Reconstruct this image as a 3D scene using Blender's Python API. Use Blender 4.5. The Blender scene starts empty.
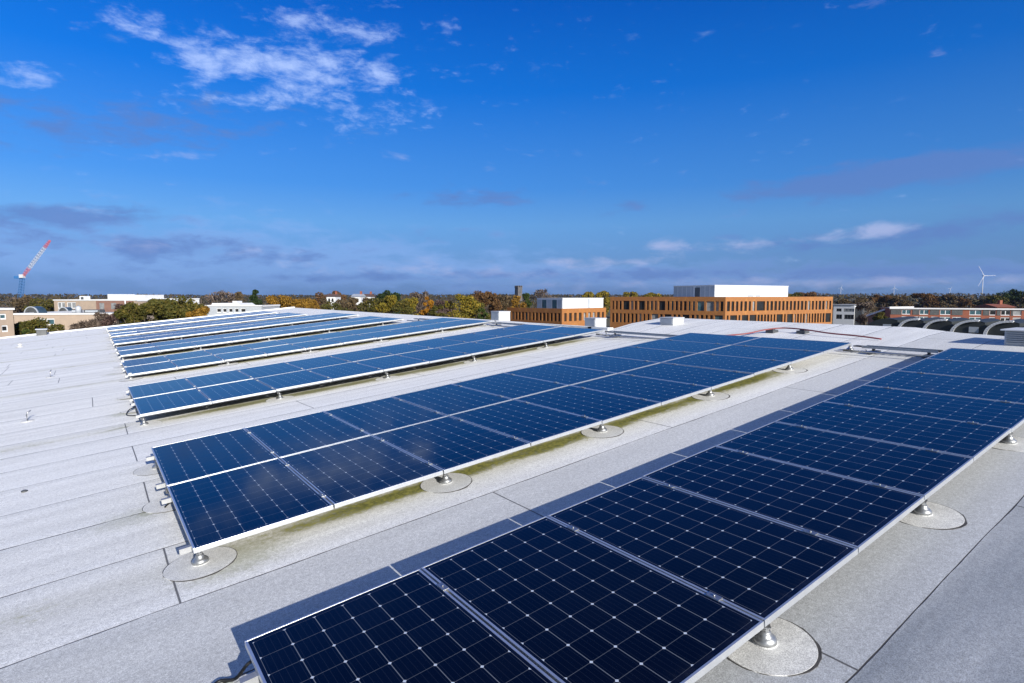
import bpy, math, random
import numpy as np
from mathutils import Vector, Matrix
R_ = math.radians
S = bpy.context.scene
COL = S.collection
random.seed(7)

# ------------------------------------------------------------------ camera
F_PX = 574.1
YAW = 0.936
HOR = 296.0
PITCH = math.atan((341.5 - HOR) / F_PX)
CAM = Vector((-0.5616, -3.0735, 1.7597))
fwd = Vector((math.cos(YAW)*math.cos(PITCH), math.sin(YAW)*math.cos(PITCH), -math.sin(PITCH)))
rgt = Vector((math.sin(YAW), -math.cos(YAW), 0))
upv = rgt.cross(fwd)
cd = bpy.data.cameras.new('camera'); cam = bpy.data.objects.new('camera', cd); COL.objects.link(cam)
cd.sensor_width = 36.0; cd.lens = 36.0*F_PX/1024; cd.clip_start = .05; cd.clip_end = 20000
mrot = Matrix((rgt, upv, -fwd)).transposed().to_4x4()
cam.matrix_world = Matrix.Translation(CAM) @ mrot
S.camera = cam

def at(u, v, d):
    """point on the sight line of a picture position at depth d (used to measure places)"""
    return CAM + (fwd + rgt*((u-512)/F_PX) - upv*((v-341.5)/F_PX))*d
def zat(v, d):
    return CAM.z - (v-HOR)/F_PX*d

# ------------------------------------------------------------------ light
SUN_AZ = Vector((-0.04, -1.0)).normalized()
SUN_EL = R_(20)
sund = Vector((SUN_AZ.x*math.cos(SUN_EL), SUN_AZ.y*math.cos(SUN_EL), math.sin(SUN_EL)))
ld = bpy.data.lights.new('sun', 'SUN'); lo = bpy.data.objects.new('sun', ld); COL.objects.link(lo)
ld.energy = 5.0; ld.angle = R_(.55); ld.color = (1, .955, .885)
lo.rotation_euler = (-sund).to_track_quat('-Z', 'Y').to_euler()
S.view_settings.view_transform = 'Standard'; S.view_settings.look = 'None'
S.view_settings.exposure = 0.45; S.view_settings.gamma = 1
S.view_settings.use_curve_mapping = False

w = bpy.data.worlds.new('World'); S.world = w; w.use_nodes = True
nt = w.node_tree; nt.nodes.clear()
def NN(t, **k):
    n = nt.nodes.new(t)
    for a, b in k.items(): setattr(n, a, b)
    return n
def LK(a, b): nt.links.new(a, b)
def MATH(op, a, b=None, clamp=False):
    n = NN('ShaderNodeMath', operation=op, use_clamp=clamp)
    for i, x in enumerate((a, b)):
        if x is None: continue
        if isinstance(x, (int, float)): n.inputs[i].default_value = x
        else: LK(x, n.inputs[i])
    return n.outputs[0]
out = NN('ShaderNodeOutputWorld'); bg = NN('ShaderNodeBackground'); LK(bg.outputs[0], out.inputs[0])
BGS = 0.11
bg.inputs[1].default_value = BGS
sky = NN('ShaderNodeTexSky', sky_type='NISHITA'); sky.sun_disc = False
sky.sun_elevation = SUN_EL; sky.sun_rotation = math.atan2(SUN_AZ.x, SUN_AZ.y)
sky.altitude = 0; sky.air_density = 1.0; sky.dust_density = .3; sky.ozone_density = 3.0
hs = NN('ShaderNodeHueSaturation'); hs.inputs['Saturation'].default_value = 1.28; hs.inputs['Value'].default_value = 1.0
LK(sky.outputs[0], hs.inputs['Color'])
tc = NN('ShaderNodeTexCoord'); sp = NN('ShaderNodeSeparateXYZ'); LK(tc.outputs['Generated'], sp.inputs[0])
az = MATH('ARCTAN2', sp.outputs[1], sp.outputs[0])
el = MATH('ARCSINE', sp.outputs[2])
ae = NN('ShaderNodeCombineXYZ'); LK(az, ae.inputs[0]); LK(el, ae.inputs[1])
def noise(scale, stretch, detail, rough, seed, rot=0.0, dist=0.0):
    m = NN('ShaderNodeMapping'); m.inputs['Scale'].default_value = stretch; m.inputs['Location'].default_value = (seed, seed*.7, seed*1.3)
    m.inputs['Rotation'].default_value = (0, 0, rot)
    LK(ae.outputs[0], m.inputs[0])
    n = NN('ShaderNodeTexNoise'); n.inputs['Scale'].default_value = scale; n.inputs['Detail'].default_value = detail
    n.inputs['Roughness'].default_value = rough; n.inputs['Distortion'].default_value = dist
    LK(m.outputs[0], n.inputs['Vector']); return n.outputs[0]
def sky_dir(u, v):
    d = (fwd + rgt*((u-512)/F_PX) - upv*((v-341.5)/F_PX)).normalized()
    return math.atan2(d.y, d.x), math.asin(d.z)
def blobs(lst):
    """soft patches of cloud at given azimuth / elevation, summed"""
    tot = None
    for (u, v, su, sv, wt, rot) in lst:
        a0, e0 = sky_dir(u, v)
        m = NN('ShaderNodeMapping'); m.vector_type = 'TEXTURE'
        m.inputs['Location'].default_value = (a0, e0, 0); m.inputs['Rotation'].default_value = (0, 0, R_(-rot))
        m.inputs['Scale'].default_value = (su/F_PX, sv/F_PX, 1)
        LK(ae.outputs[0], m.inputs[0])
        dt = NN('ShaderNodeVectorMath', operation='DOT_PRODUCT'); LK(m.outputs[0], dt.inputs[0]); LK(m.outputs[0], dt.inputs[1])
        e = MATH('MULTIPLY', MATH('EXPONENT', MATH('MULTIPLY', dt.outputs['Value'], -1.0)), wt)
        tot = e if tot is None else MATH('ADD', tot, e)
    return tot
def cloud(lst, n, lo_, hi_, k=2.2):
    t = MATH('ADD', blobs(lst), MATH('MULTIPLY', MATH('SUBTRACT', n, .5), k))
    r = NN('ShaderNodeMapRange', interpolation_type='SMOOTHSTEP'); r.inputs[1].default_value = lo_; r.inputs[2].default_value = hi_
    LK(t, r.inputs[0]); return r.outputs[0]
def mixin(base, fac, col, amt):
    m = NN('ShaderNodeMix', data_type='RGBA'); m.clamp_result = False
    LK(MATH('MULTIPLY', fac, amt), m.inputs[0]); LK(base, m.inputs[6])
    m.inputs[7].default_value = tuple(c/BGS for c in col) + (1,)
    return m.outputs[2]
nA = noise(21, (1.0, 2.3, 1), 10, .62, 3.1, R_(12), .18)
nB = noise(13, (1.0, 3.0, 1), 9, .6, 8.7, 0, .15)
nC = noise(16, (1.0, 2.4, 1), 8, .6, 1.7, 0, .3)
rampn = NN('ShaderNodeValToRGB'); LK(MATH('MULTIPLY', el, 1/1.2, True), rampn.inputs[0])
EXPO = 1.37
stops = [(0.0, (.17,.32,.63)), (.05, (.17,.37,.75)), (.12, (.150,.41,.86)), (.18, (.072,.315,.86)), (.33, (.006,.185,.76)), (.47, (.0006,.108,.58)), (.75, (.001,.055,.34)), (1.2, (.001,.040,.26))]
els = rampn.color_ramp.elements
while len(els) < len(stops): els.new(.5)
for e_, (p_, c_) in zip(els, stops): e_.position = p_/1.2; e_.color = tuple(x/EXPO for x in c_) + (1,)
# deeper blue towards the right of the view, paler towards the left
azf = NN('ShaderNodeMapRange'); azf.inputs[1].default_value = YAW-.75; azf.inputs[2].default_value = YAW+.75; azf.inputs[3].default_value = .74/BGS; azf.inputs[4].default_value = 1.10/BGS
LK(az, azf.inputs[0])
rsc = NN('ShaderNodeVectorMath', operation='SCALE'); LK(rampn.outputs[0], rsc.inputs[0]); LK(azf.outputs[0], rsc.inputs[3])
mxs = NN('ShaderNodeMix', data_type='RGBA'); mxs.inputs[0].default_value = .985; LK(hs.outputs[0], mxs.inputs[6]); LK(rsc.outputs[0], mxs.inputs[7])
base = mxs.outputs[2]
bk = NN('ShaderNodeVectorMath', operation='DOT_PRODUCT'); LK(tc.outputs['Generated'], bk.inputs[0]); bk.inputs[1].default_value = tuple(-Vector((math.cos(YAW), math.sin(YAW), -.15)).normalized())
bkr = NN('ShaderNodeMapRange', interpolation_type='SMOOTHSTEP'); bkr.inputs[1].default_value = .05; bkr.inputs[2].default_value = .75; LK(bk.outputs['Value'], bkr.inputs[0])
bkm = NN('ShaderNodeMix', data_type='RGBA'); LK(MATH('MULTIPLY', bkr.outputs[0], .85), bkm.inputs[0]); LK(base, bkm.inputs[6]); bkm.inputs[7].default_value = tuple(c/BGS for c in (.24, .29, .34)) + (1,)  # pale glow added to the unseen sky behind, whitens the ambient in shadows
base = bkm.outputs[2]
# pale purple-grey veil low in the sky
veil = cloud([(130,245,260,34,.75,0), (330,264,330,22,.60,0), (600,278,420,14,.66,0), (900,280,300,16,.50,0)], nB, .30, 1.15, 2.8)
base = mixin(base, veil, (.21, .36, .69), .60)
grey = cloud([(60,125,110,20,.55,4), (190,118,110,22,.5,6), (30,213,60,9,.9,0), (130,212,40,8,.7,0), (470,197,80,12,.75,3), (440,236,50,8,.5,0), (575,215,70,9,.4,0),
              (70,240,130,16,.6,0), (230,254,140,14,.6,0), (860,182,90,14,.9,2), (960,162,90,12,1.0,2), (780,189,60,8,.5,0), (1000,222,70,13,.85,2), (630,203,22,7,.5,0), (760,245,120,14,.35,0),
              (845,242,70,9,.62,0), (400,278,200,9,.65,0), (680,274,180,10,.75,0), (940,272,130,12,.7,0)], nB, .34, 1.2, 2.8)
base = mixin(base, grey, (.09, .17, .42), .72)
lit = cloud([(850,235,46,7,.7,3), (890,225,40,6,.5,0), (660,246,24,7,.65,0), (720,247,50,8,.65,0), (600,262,80,7,.8,0), (700,284,220,6,.65,0), (500,274,110,6,.65,0), (190,184,22,7,.6,0), (350,268,120,7,.65,0), (60,206,60,6,.5,0), (120,245,130,9,.5,0), (460,193,40,6,.4,0), (190,155,80,6,.5,5), (400,155,16,5,.6,0), (920,282,120,6,.45,0)], nC, .36, 1.35, 2.6)
base = mixin(base, lit, (.42, .45, .67), .58)
cirr = cloud([(310,82,46,22,.8,10), (345,66,70,30,.28,12), (215,55,52,11,.8,12), (232,70,42,8,.75,16), (170,35,40,10,.62,8), (380,76,16,10,.9,0), (400,115,50,16,.75,0), (290,25,40,16,.6,10), (405,30,80,18,.52,8), (500,70,70,9,.35,6),
              (18,76,40,10,.75,18), (128,12,26,10,.55,0), (60,4,40,8,.4,0), (235,100,36,6,.7,0), (620,98,70,6,.36,0)], nA, .36, 1.5, 2.8)
base = mixin(base, cirr, (.44, .56, .86), .70)
LK(base, bg.inputs[0])

# ------------------------------------------------------------------ materials
def mat(name, col=(.5,.5,.5), rough=.6, metal=0.0, var=None, vscale=4.0, bump=0.0, bscale=30.0, spec=.5, trans=0.0, island=False, vdetail=4):
    m = bpy.data.materials.new(name); m.use_nodes = True
    t = m.node_tree; b = t.nodes['Principled BSDF']
    b.inputs['Base Color'].default_value = (*col, 1); b.inputs['Roughness'].default_value = rough
    b.inputs['Metallic'].default_value = metal; b.inputs['Specular IOR Level'].default_value = spec
    tcn = t.nodes.new('ShaderNodeTexCoord')
    if var:
        n = t.nodes.new('ShaderNodeTexNoise'); n.inputs['Scale'].default_value = vscale; n.inputs['Detail'].default_value = vdetail; n.inputs['Roughness'].default_value = .65
        t.links.new(tcn.outputs['Object'], n.inputs['Vector'])
        r = t.nodes.new('ShaderNodeValToRGB'); els = r.color_ramp.elements
        cols = [col] + list(var) if not isinstance(var[0], (int, float)) else [col, var]
        els[0].position = .32; els[1].position = .68
        els[0].color = (*cols[0], 1); els[1].color = (*cols[-1], 1)
        for i, c in enumerate(cols[1:-1]):
            e = els.new(.32 + .36*(i+1)/(len(cols)-1)); e.color = (*c, 1)
        src = n.outputs[0]
        if island:
            g = t.nodes.new('ShaderNodeNewGeometry'); mm = t.nodes.new('ShaderNodeMath'); mm.operation = 'MULTIPLY_ADD'
            t.links.new(g.outputs['Random Per Island'], mm.inputs[0]); mm.inputs[1].default_value = .34
            ad = t.nodes.new('ShaderNodeMath'); ad.operation = 'SUBTRACT'; t.links.new(n.outputs[0], ad.inputs[0]); ad.inputs[1].default_value = .17
            t.links.new(ad.outputs[0], mm.inputs[2]); src = mm.outputs[0]
        t.links.new(src, r.inputs[0]); t.links.new(r.outputs[0], b.inputs['Base Color'])
        if trans:
            tr = t.nodes.new('ShaderNodeBsdfTranslucent'); t.links.new(r.outputs[0], tr.inputs[0])
            mx = t.nodes.new('ShaderNodeMixShader'); mx.inputs[0].default_value = trans
            t.links.new(b.outputs[0], mx.inputs[1]); t.links.new(tr.outputs[0], mx.inputs[2])
            t.links.new(mx.outputs[0], t.nodes['Material Output'].inputs[0])
    if bump:
        n2 = t.nodes.new('ShaderNodeTexNoise'); n2.inputs['Scale'].default_value = bscale; n2.inputs['Detail'].default_value = 5
        t.links.new(tcn.outputs['Object'], n2.inputs['Vector'])
        bp = t.nodes.new('ShaderNodeBump'); bp.inputs['Strength'].default_value = bump; bp.inputs['Distance'].default_value = .02
        t.links.new(n2.outputs[0], bp.inputs['Height']); t.links.new(bp.outputs[0], b.inputs['Normal'])
    return m

class G:
    """tiny node-graph helper for one material"""
    def __init__(s, name):
        s.m = bpy.data.materials.new(name); s.m.use_nodes = True; s.t = s.m.node_tree
        s.b = s.t.nodes['Principled BSDF']; s.tc = s.t.nodes.new('ShaderNodeTexCoord')
    def n(s, ty, **k):
        x = s.t.nodes.new(ty)
        for a, b in k.items(): setattr(x, a, b)
        return x
    def put(s, x, sock):
        if isinstance(x, (int, float)): sock.default_value = x
        elif isinstance(x, tuple): sock.default_value = x if len(x) == 4 or sock.type == 'VECTOR' else (*x, 1)
        else: s.t.links.new(x, sock)
    def ma(s, op, a, b=None, c=None, clamp=False):
        x = s.n('ShaderNodeMath', operation=op, use_clamp=clamp)
        for i, y in enumerate((a, b, c)):
            if y is not None: s.put(y, x.inputs[i])
        return x.outputs[0]
    def ss(s, v, lo, hi, a=0.0, b=1.0):
        x = s.n('ShaderNodeMapRange', interpolation_type='SMOOTHSTEP')
        s.put(v, x.inputs[0]); s.put(lo, x.inputs[1]); s.put(hi, x.inputs[2]); s.put(a, x.inputs[3]); s.put(b, x.inputs[4]); return x.outputs[0]
    def mix(s, f, a, b, mode='MIX'):
        x = s.n('ShaderNodeMix', data_type='RGBA', blend_type=mode)
        s.put(f, x.inputs[0]); s.put(a, x.inputs[6]); s.put(b, x.inputs[7]); return x.outputs[2]
    def noise(s, scale, detail=4, rough=.6, stretch=(1,1,1), loc=(0,0,0), dist=0):
        mp = s.n('ShaderNodeMapping'); mp.inputs['Scale'].default_value = stretch; mp.inputs['Location'].default_value = loc
        s.t.links.new(s.tc.outputs['Object'], mp.inputs[0])
        x = s.n('ShaderNodeTexNoise'); x.inputs['Scale'].default_value = scale; x.inputs['Detail'].default_value = detail
        x.inputs['Roughness'].default_value = rough; x.inputs['Distortion'].default_value = dist
        s.t.links.new(mp.outputs[0], x.inputs['Vector']); return x.outputs[0]

# rows of panels: back-edge y, x offset, height offset, number along, lines deep
P = 1.012; L = 1.65; W2 = L+.02; PW = 1.0
ROWS = [(0.0, 0.0, 0.0, 10, 1), (4.717, -.05, -.008, 10, 2), (10.70, 0.0, -.075, 10, 2), (15.91, .09, -.055, 10, 2),
        (20.52, .13, -.019, 9, 2), (25.14, .13, .009, 9, 2), (29.53, .16, .02, 8, 2), (35.3, .19, -.03, 8, 2)]
SX, SY = .0959, .0017
def zroof(x, y):
    if x > 11.1:
        xr = 11.1 if y > 8.15 else 13.4 - .50*min(1, max(0, (1.4-y)/.8))
        if x > xr: x = xr - (x-xr)*1.25
    return SX*x + SY*y - .185 - .11*max(0, min(1, (12-x)/1.5))*math.exp(-((y-8.3)/2.6)**2)

def roof_material():
    g = G('white_mineral_felt'); s3 = g.n('ShaderNodeSeparateXYZ'); g.t.links.new(g.tc.outputs['Object'], s3.inputs[0])
    X, Y = s3.outputs[0], s3.outputs[1]
    wob = g.ma('MULTIPLY', g.ma('SUBTRACT', g.noise(.55, 3), .5), .055)
    yy = g.ma('ADD', g.ma('SUBTRACT', Y, .02), wob)
    sid = g.ma('FLOOR', yy); fr = g.ma('FRACT', yy)
    dy = g.ma('MINIMUM', fr, g.ma('SUBTRACT', 1.0, fr))
    wn = g.n('ShaderNodeTexWhiteNoise', noise_dimensions='1D'); g.t.links.new(sid, wn.inputs['W'])
    rnd = wn.outputs['Value']
    # head-lap joints across the rolls
    par = g.ma('MODULO', g.ma('ADD', sid, 100.0), 2.0)
    x0 = g.ma('ADD', g.ma('SUBTRACT', X, g.ma('MULTIPLY_ADD', par, -2.42, g.ma('MULTIPLY_ADD', g.ma('MULTIPLY', rnd, g.ss(sid, 7.5, 9.5)), 3.0, 2.24))), g.ma('MULTIPLY', wob, .5))
    fx = g.ma('FRACT', g.ma('DIVIDE', g.ma('ADD', x0, 490.0), 4.9))
    dx = g.ma('MULTIPLY', g.ma('MINIMUM', fx, g.ma('SUBTRACT', 1.0, fx)), 4.9)
    vary = g.noise(1.1, 4, .7)
    wid = g.ma('MULTIPLY', g.ss(vary, .25, .75, .3, 1.15), g.ma('MULTIPLY_ADD', rnd, .007, .0045))
    seam = g.ma('SUBTRACT', 1.0, g.ss(g.ma('DIVIDE', dy, wid), .7, 1.3))
    crs = g.ma('SUBTRACT', 1.0, g.ss(dx, .004, .009))
    seam = g.ma('MAXIMUM', seam, g.ma('MULTIPLY', crs, .85))
    # colour
    big = g.noise(.5, 5, .6, (.35, 1.3, 1)); streak = g.noise(2.2, 6, .62, (.10, 1.6, 1)); gran = g.noise(165, 2, .8); gran2 = g.noise(38, 3, .75)
    c = g.mix(g.ss(streak, .30, .70), (.61, .61, .59), (.80, .80, .775))
    c = g.mix(g.ma('MULTIPLY', g.ss(big, .52, .75), .42), c, (.52, .52, .50))
    c = g.mix(g.ma('MULTIPLY', rnd, .22), c, (.63, .63, .61))
    lap = g.ss(fr, .02, .16, 1.0, 0.0); c = g.mix(g.ma('MULTIPLY', lap, .30), c, (.89, .89, .87))
    lap2 = g.ma('MULTIPLY', g.ss(fr, .80, .97), g.ss(fr, .985, 1.0, 1.0, .3)); c = g.mix(g.ma('MULTIPLY', lap2, .35), c, (.46, .47, .47))
    mid = g.ma('MULTIPLY', g.ss(Y, -1.0, -.9), g.ma('SUBTRACT', 1.0, g.ss(Y, .9, 1.1))); c = g.mix(g.ma('MULTIPLY', mid, .55), c, (.42, .43, .43)); near_falloff = g.ma('SUBTRACT', 1.0, g.ss(Y, -1.05, -.9)); c = g.mix(g.ma('MULTIPLY', near_falloff, .70), c, (.31, .335, .37))  # near rolls darkened: brightness falloff towards the camera painted into the felt
    near_falloff2 = g.ma('MULTIPLY', g.ma('SUBTRACT', 1.0, g.ss(Y, -2.02, -1.95)), g.ss(g.noise(1.5, 6, .62, (.22, 1.5, 1)), .34, .62, .25, 1.0)); c = g.mix(g.ma('MULTIPLY', near_falloff2, .70), c, (.15, .18, .22))  # same painted falloff, deeper and streaky on the nearest rolls
    gr = g.ma('MULTIPLY_ADD', g.ss(gran, .30, .70),   .70, .63); gr2 = g.ma('MULTIPLY_ADD', g.ss(gran2, .3, .7), .30, .85)
    grc = g.ma('MULTIPLY', gr, gr2); cb = g.n('ShaderNodeCombineXYZ')
    for i in range(3): g.t.links.new(grc, cb.inputs[i])
    c = g.mix(1.0, c, cb.outputs[0], 'MULTIPLY')
    # grime specks
    spk = g.ss(g.noise(9, 5, .75), .70, .78); c = g.mix(g.ma('MULTIPLY', spk, .35), c, (.22, .22, .2))
    # moss and damp stain below the drip edges
    mn = g.noise(3.2, 6, .68, (.5, 1.4, 1)); mn2 = g.noise(22, 5, .75)
    acc = 0.0
    for k, (yb, xo, dz, n, deep) in enumerate(ROWS):
        yf = yb - (W2*2 if deep == 2 else L)
        if k == 0:
            continue
        d = g.ma('SUBTRACT', Y, yf + (.24 if k == 1 else .30)); d = g.ma('DIVIDE', d, .17 if k == 1 else .26)
        gs = g.ma('EXPONENT', g.ma('MULTIPLY', g.ma('MULTIPLY', d, d), -1.0))
        inx = g.ma('MULTIPLY', g.ss(X, -.15, 1.3, .25 if k == 1 else .5, 1.0), g.ss(X, 7.4 if k == 1 else n*P-1.2, 9.3 if k == 1 else n*P+.4, 1, 0))
        ms = g.ma('MULTIPLY', gs, inx)
        mk = g.ss(g.ma('ADD', ms, g.ma('MULTIPLY', g.ma('SUBTRACT', g.ma('MULTIPLY_ADD', mn2, .45, g.ma('MULTIPLY', mn, .55)), .5), 2.6)), .30, .95)
        c = g.mix(g.ma('MULTIPLY', ms, .5), c, (.42, .39, .24))
        mc = g.mix(g.ss(mn2, .35, .65), (.085, .095, .014), (.30, .29, .06))
        c = g.mix(g.ma('MULTIPLY', mk, .96 if k == 1 else .72), c, mc); acc = g.ma('MAXIMUM', acc, mk)
    for (mx, my, r, a) in ((-.08, 3.02, .22, .9), (-.05, 4.55, .2, .5), (-.02, -.28, .3, .9), (-.1, 8.9, .3, .55), (-.05, 10.3, .2, .4), (-.1, 14.2, .3, .5), (.2, 1.45, .45, .45), (-.35, 2.95, .35, .3)):
        a1 = g.ma('DIVIDE', g.ma('SUBTRACT', X, mx), r*1.3); a2 = g.ma('DIVIDE', g.ma('SUBTRACT', Y, my), r)
        gs = g.ma('EXPONENT', g.ma('MULTIPLY', g.ma('ADD', g.ma('MULTIPLY', a1, a1), g.ma('MULTIPLY', a2, a2)), -1.0))
        mk = g.ss(g.ma('ADD', gs, g.ma('MULTIPLY', g.ma('SUBTRACT', mn2, .5), 1.3)), .45, 1.0)
        c = g.mix(g.ma('MULTIPLY', mk, a), c, (.15, .16, .025))
    c = g.mix(seam, c, (.045, .042, .04))
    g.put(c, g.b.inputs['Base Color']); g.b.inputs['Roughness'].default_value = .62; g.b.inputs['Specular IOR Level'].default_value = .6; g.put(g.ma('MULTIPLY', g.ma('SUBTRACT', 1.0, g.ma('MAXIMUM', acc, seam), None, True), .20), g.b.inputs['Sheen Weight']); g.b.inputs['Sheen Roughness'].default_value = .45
    h = g.ma('ADD', g.ma('MULTIPLY', gran, .35), g.ma('MULTIPLY', g.noise(2.2, 2, .5, (.25, 1.0, 1)), 1.6))
    h = g.ma('SUBTRACT', h, g.ma('MULTIPLY', seam, 1.0)); h = g.ma('ADD', h, g.ma('MULTIPLY', lap, .5))
    bp = g.n('ShaderNodeBump'); bp.inputs['Strength'].default_value = .42; bp.inputs['Distance'].default_value = .010
    g.put(h, bp.inputs['Height']); g.put(bp.outputs[0], g.b.inputs['Normal'])
    return g.m

def cell_material():
    g = G('monocrystalline_cells'); s3 = g.n('ShaderNodeSeparateXYZ'); g.t.links.new(g.tc.outputs['UV'], s3.inputs[0])
    U, V = s3.outputs[0], s3.outputs[1]           # UV in metres on the panel
    c = .1565; mu = (PW-6*c)/2; mv = (L-10*c)/2
    a = g.ma('DIVIDE', g.ma('SUBTRACT', U, mu), c); b = g.ma('DIVIDE', g.ma('SUBTRACT', V, mv), c)
    fa = g.ma('FRACT', a); fb = g.ma('FRACT', b)
    da = g.ma('MULTIPLY', g.ma('MINIMUM', fa, g.ma('SUBTRACT', 1.0, fa)), c); db = g.ma('MULTIPLY', g.ma('MINIMUM', fb, g.ma('SUBTRACT', 1.0, fb)), c)
    la = g.ma('SUBTRACT', 1.0, g.ss(da, .0013, .0026)); lb = g.ma('SUBTRACT', 1.0, g.ss(db, .0012, .0022))
    dia = g.ma('SUBTRACT', 1.0, g.ss(g.ma('ADD', da, db), .0088, .0116))
    line = g.ma('MAXIMUM', g.ma('MAXIMUM', g.ma('MULTIPLY', la, .27), g.ma('MULTIPLY', lb, .14)), dia)
    bb = g.ma('FRACT', g.ma('MULTIPLY', fa, 5.0)); dbb = g.ma('MULTIPLY', g.ma('ABSOLUTE', g.ma('SUBTRACT', bb, .5)), c/5)
    bus = g.ma('SUBTRACT', 1.0, g.ss(dbb, .0006, .0014))
    inside = g.ma('MULTIPLY', g.ma('MULTIPLY', g.ma('GREATER_THAN', a, 0.0), g.ma('LESS_THAN', a, 6.0)), g.ma('MULTIPLY', g.ma('GREATER_THAN', b, 0.0), g.ma('LESS_THAN', b, 10.0)))
    wn = g.n('ShaderNodeTexWhiteNoise', noise_dimensions='3D'); cb = g.n('ShaderNodeCombineXYZ')
    oi = g.n('ShaderNodeObjectInfo')
    g.put(g.ma('FLOOR', a), cb.inputs[0]); g.put(g.ma('FLOOR', b), cb.inputs[1]); g.put(g.ma('MULTIPLY', oi.outputs['Random'], 77.0), cb.inputs[2]); g.t.links.new(cb.outputs[0], wn.inputs['Vector'])
    base = g.mix(wn.outputs['Value'], (.0007, .0010, .0026), (.0013, .0022, .0062))
    base = g.mix(g.ma('MULTIPLY', bus, .22), base, (.05, .06, .09))
    col = g.mix(line, base, (.56, .62, .70))
    col = g.mix(inside, (.003, .004, .010), col)
    # thin film of dust on the glass
    d = g.noise(2.5, 6, .65); ds = g.ss(d, .42, .8); lowd = g.ss(V, .0, .12, 1.0, 0.0); col = g.mix(g.ma('MULTIPLY', ds, .003), col, (.5, .5, .48))
    col = g.mix(g.ma('MULTIPLY', g.ma('MULTIPLY', lowd, g.ss(g.noise(14, 5, .7, (1, .25, 1)), .4, .7)), .022), col, (.45, .45, .40))
    g.put(col, g.b.inputs['Base Color']); g.put(g.ma('MULTIPLY_ADD', ds, .10, .06), g.b.inputs['Roughness'])
    g.b.inputs['IOR'].default_value = 1.42; g.b.inputs['Specular IOR Level'].default_value = .5
    return g.m

def collar_material():
    g = G('felt_collar'); a = g.noise(165, 2, .8); b_ = g.noise(9, 5, .7); oi = g.n('ShaderNodeObjectInfo')
    c = g.mix(g.ss(b_, .35, .7), (.72, .72, .70), (.54, .54, .53)); c = g.mix(g.ma('MULTIPLY', oi.outputs['Random'], .6), c, (.46, .47, .47))
    v = g.ma('MULTIPLY_ADD', g.ss(a, .3, .7), .70, .63); cb = g.n('ShaderNodeCombineXYZ')
    for i in range(3): g.t.links.new(v, cb.inputs[i])
    g.put(g.mix(1.0, c, cb.outputs[0], 'MULTIPLY'), g.b.inputs['Base Color']); g.b.inputs['Roughness'].default_value = .7; g.b.inputs['Sheen Weight'].default_value = .15
    bp = g.n('ShaderNodeBump'); bp.inputs['Strength'].default_value = .4; bp.inputs['Distance'].default_value = .008; g.put(g.ma('ADD', g.ma('MULTIPLY', a, .4), g.noise(7, 3, .6)), bp.inputs['Height']); g.put(bp.outputs[0], g.b.inputs['Normal'])
    return g.m
M = {
 'roof': roof_material(), 'cells': cell_material(),
 'alu': mat('brushed_aluminium', (.70, .72, .74), .38, .75, (.62, .64, .66), 9, .05, 60),
 'alu2': mat('mill_finish_aluminium', (.46, .47, .48), .5, .6, (.38, .39, .40), 14),
 'steel': mat('galvanised_steel', (.46, .47, .48), .42, .85, (.36, .37, .38), 30, .1, 80),
 'back': mat('panel_backsheet', (.10, .10, .11), .6),
 'felt': collar_material(),
 'bitumen': mat('bitumen_bleed', (.045, .042, .04), .6, 0, (.10, .095, .09), 9),
 'black': mat('black_rubber', (.012, .012, .013), .5),
 'white': mat('white_coated_metal', (.70, .71, .73), .5, 0, (.64, .65, .67), 1.5),
 'pale': mat('pale_grey_coated_metal', (.50, .51, .53), .55, 0, (.44, .45, .47), 2.5),
 'grey': mat('grey_coated_metal', (.42, .45, .49), .45, 0, (.36, .39, .43), 2),
 'dgrey': mat('dark_grey_metal', (.05, .055, .06), .5, 0, (.09, .095, .10), 3),
 'red': mat('faded_red_conduit', (.27, .06, .065), .7, 0, (.22, .08, .08), 5),
 'timber': mat('orange_terracotta_cladding', (.36, .145, .034), .7, 0, [(.30, .12, .034), (.41, .175, .042)], .8, .1, 20),
 'glass': mat('dark_window_glass', (.016, .017, .019), .12, 0, (.035, .036, .038), .6, spec=.18),
 'glassb': mat('blue_window_glass', (.07, .15, .18), .1, 0, (.03, .06, .08), .9, spec=.3),
 'blind': mat('white_blinds', (.30, .31, .32), .7, 0, (.15, .16, .17), 2),
 'cbrick': mat('beige_brick', (.40, .31, .24), .85, 0, (.34, .27, .215), 1.4, .2, 25),
 'rbrick': mat('red_brick', (.28, .085, .045), .85, 0, (.22, .075, .045), 1.2, .2, 25),
 'pbrick': mat('plum_brick', (.20, .11, .09), .85, 0, (.27, .15, .11), 1.0, .2, 25),
 'flat': mat('grey_roof_felt', (.33, .34, .36), .9, 0, (.42, .43, .45), .5, .1, 10),
 'wflat': mat('white_roof_felt', (.74, .75, .78), .8, 0, (.66, .67, .70), .6, .1, 10),
 'vault': mat('dark_vault_sheeting', (.028, .034, .036), .55, 0, (.045, .05, .05), .8, .1, 6, .3),
 'tile': mat('dark_roof_tiles', (.09, .06, .05), .8, 0, (.14, .08, .06), 2, .2, 9),
 'bark': mat('grey_brown_bark', (.09, .07, .055), .9, 0, (.14, .11, .085), 3, .3, 12),
 'ground': mat('grass_ground', (.06, .075, .025), .95, 0, [(.10, .085, .04), (.045, .06, .02)], .03, .1, .5),
 'road': mat('asphalt', (.05, .05, .052), .9, 0, (.065, .065, .066), .4),
 'blue': mat('blue_painted_steel', (.03, .14, .36), .5), 'cred': mat('red_painted_steel', (.62, .10, .08), .5), 'cwhite': mat('white_painted_steel', (.55, .56, .60), .5),
 'skyglass': mat('rooflight_glazing', (.035, .06, .08), .15, 0, (.06, .10, .13), .6),
 'stone': mat('dark_church_stone', (.09, .085, .09), .9, 0, (.13, .12, .12), 1),
}
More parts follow.
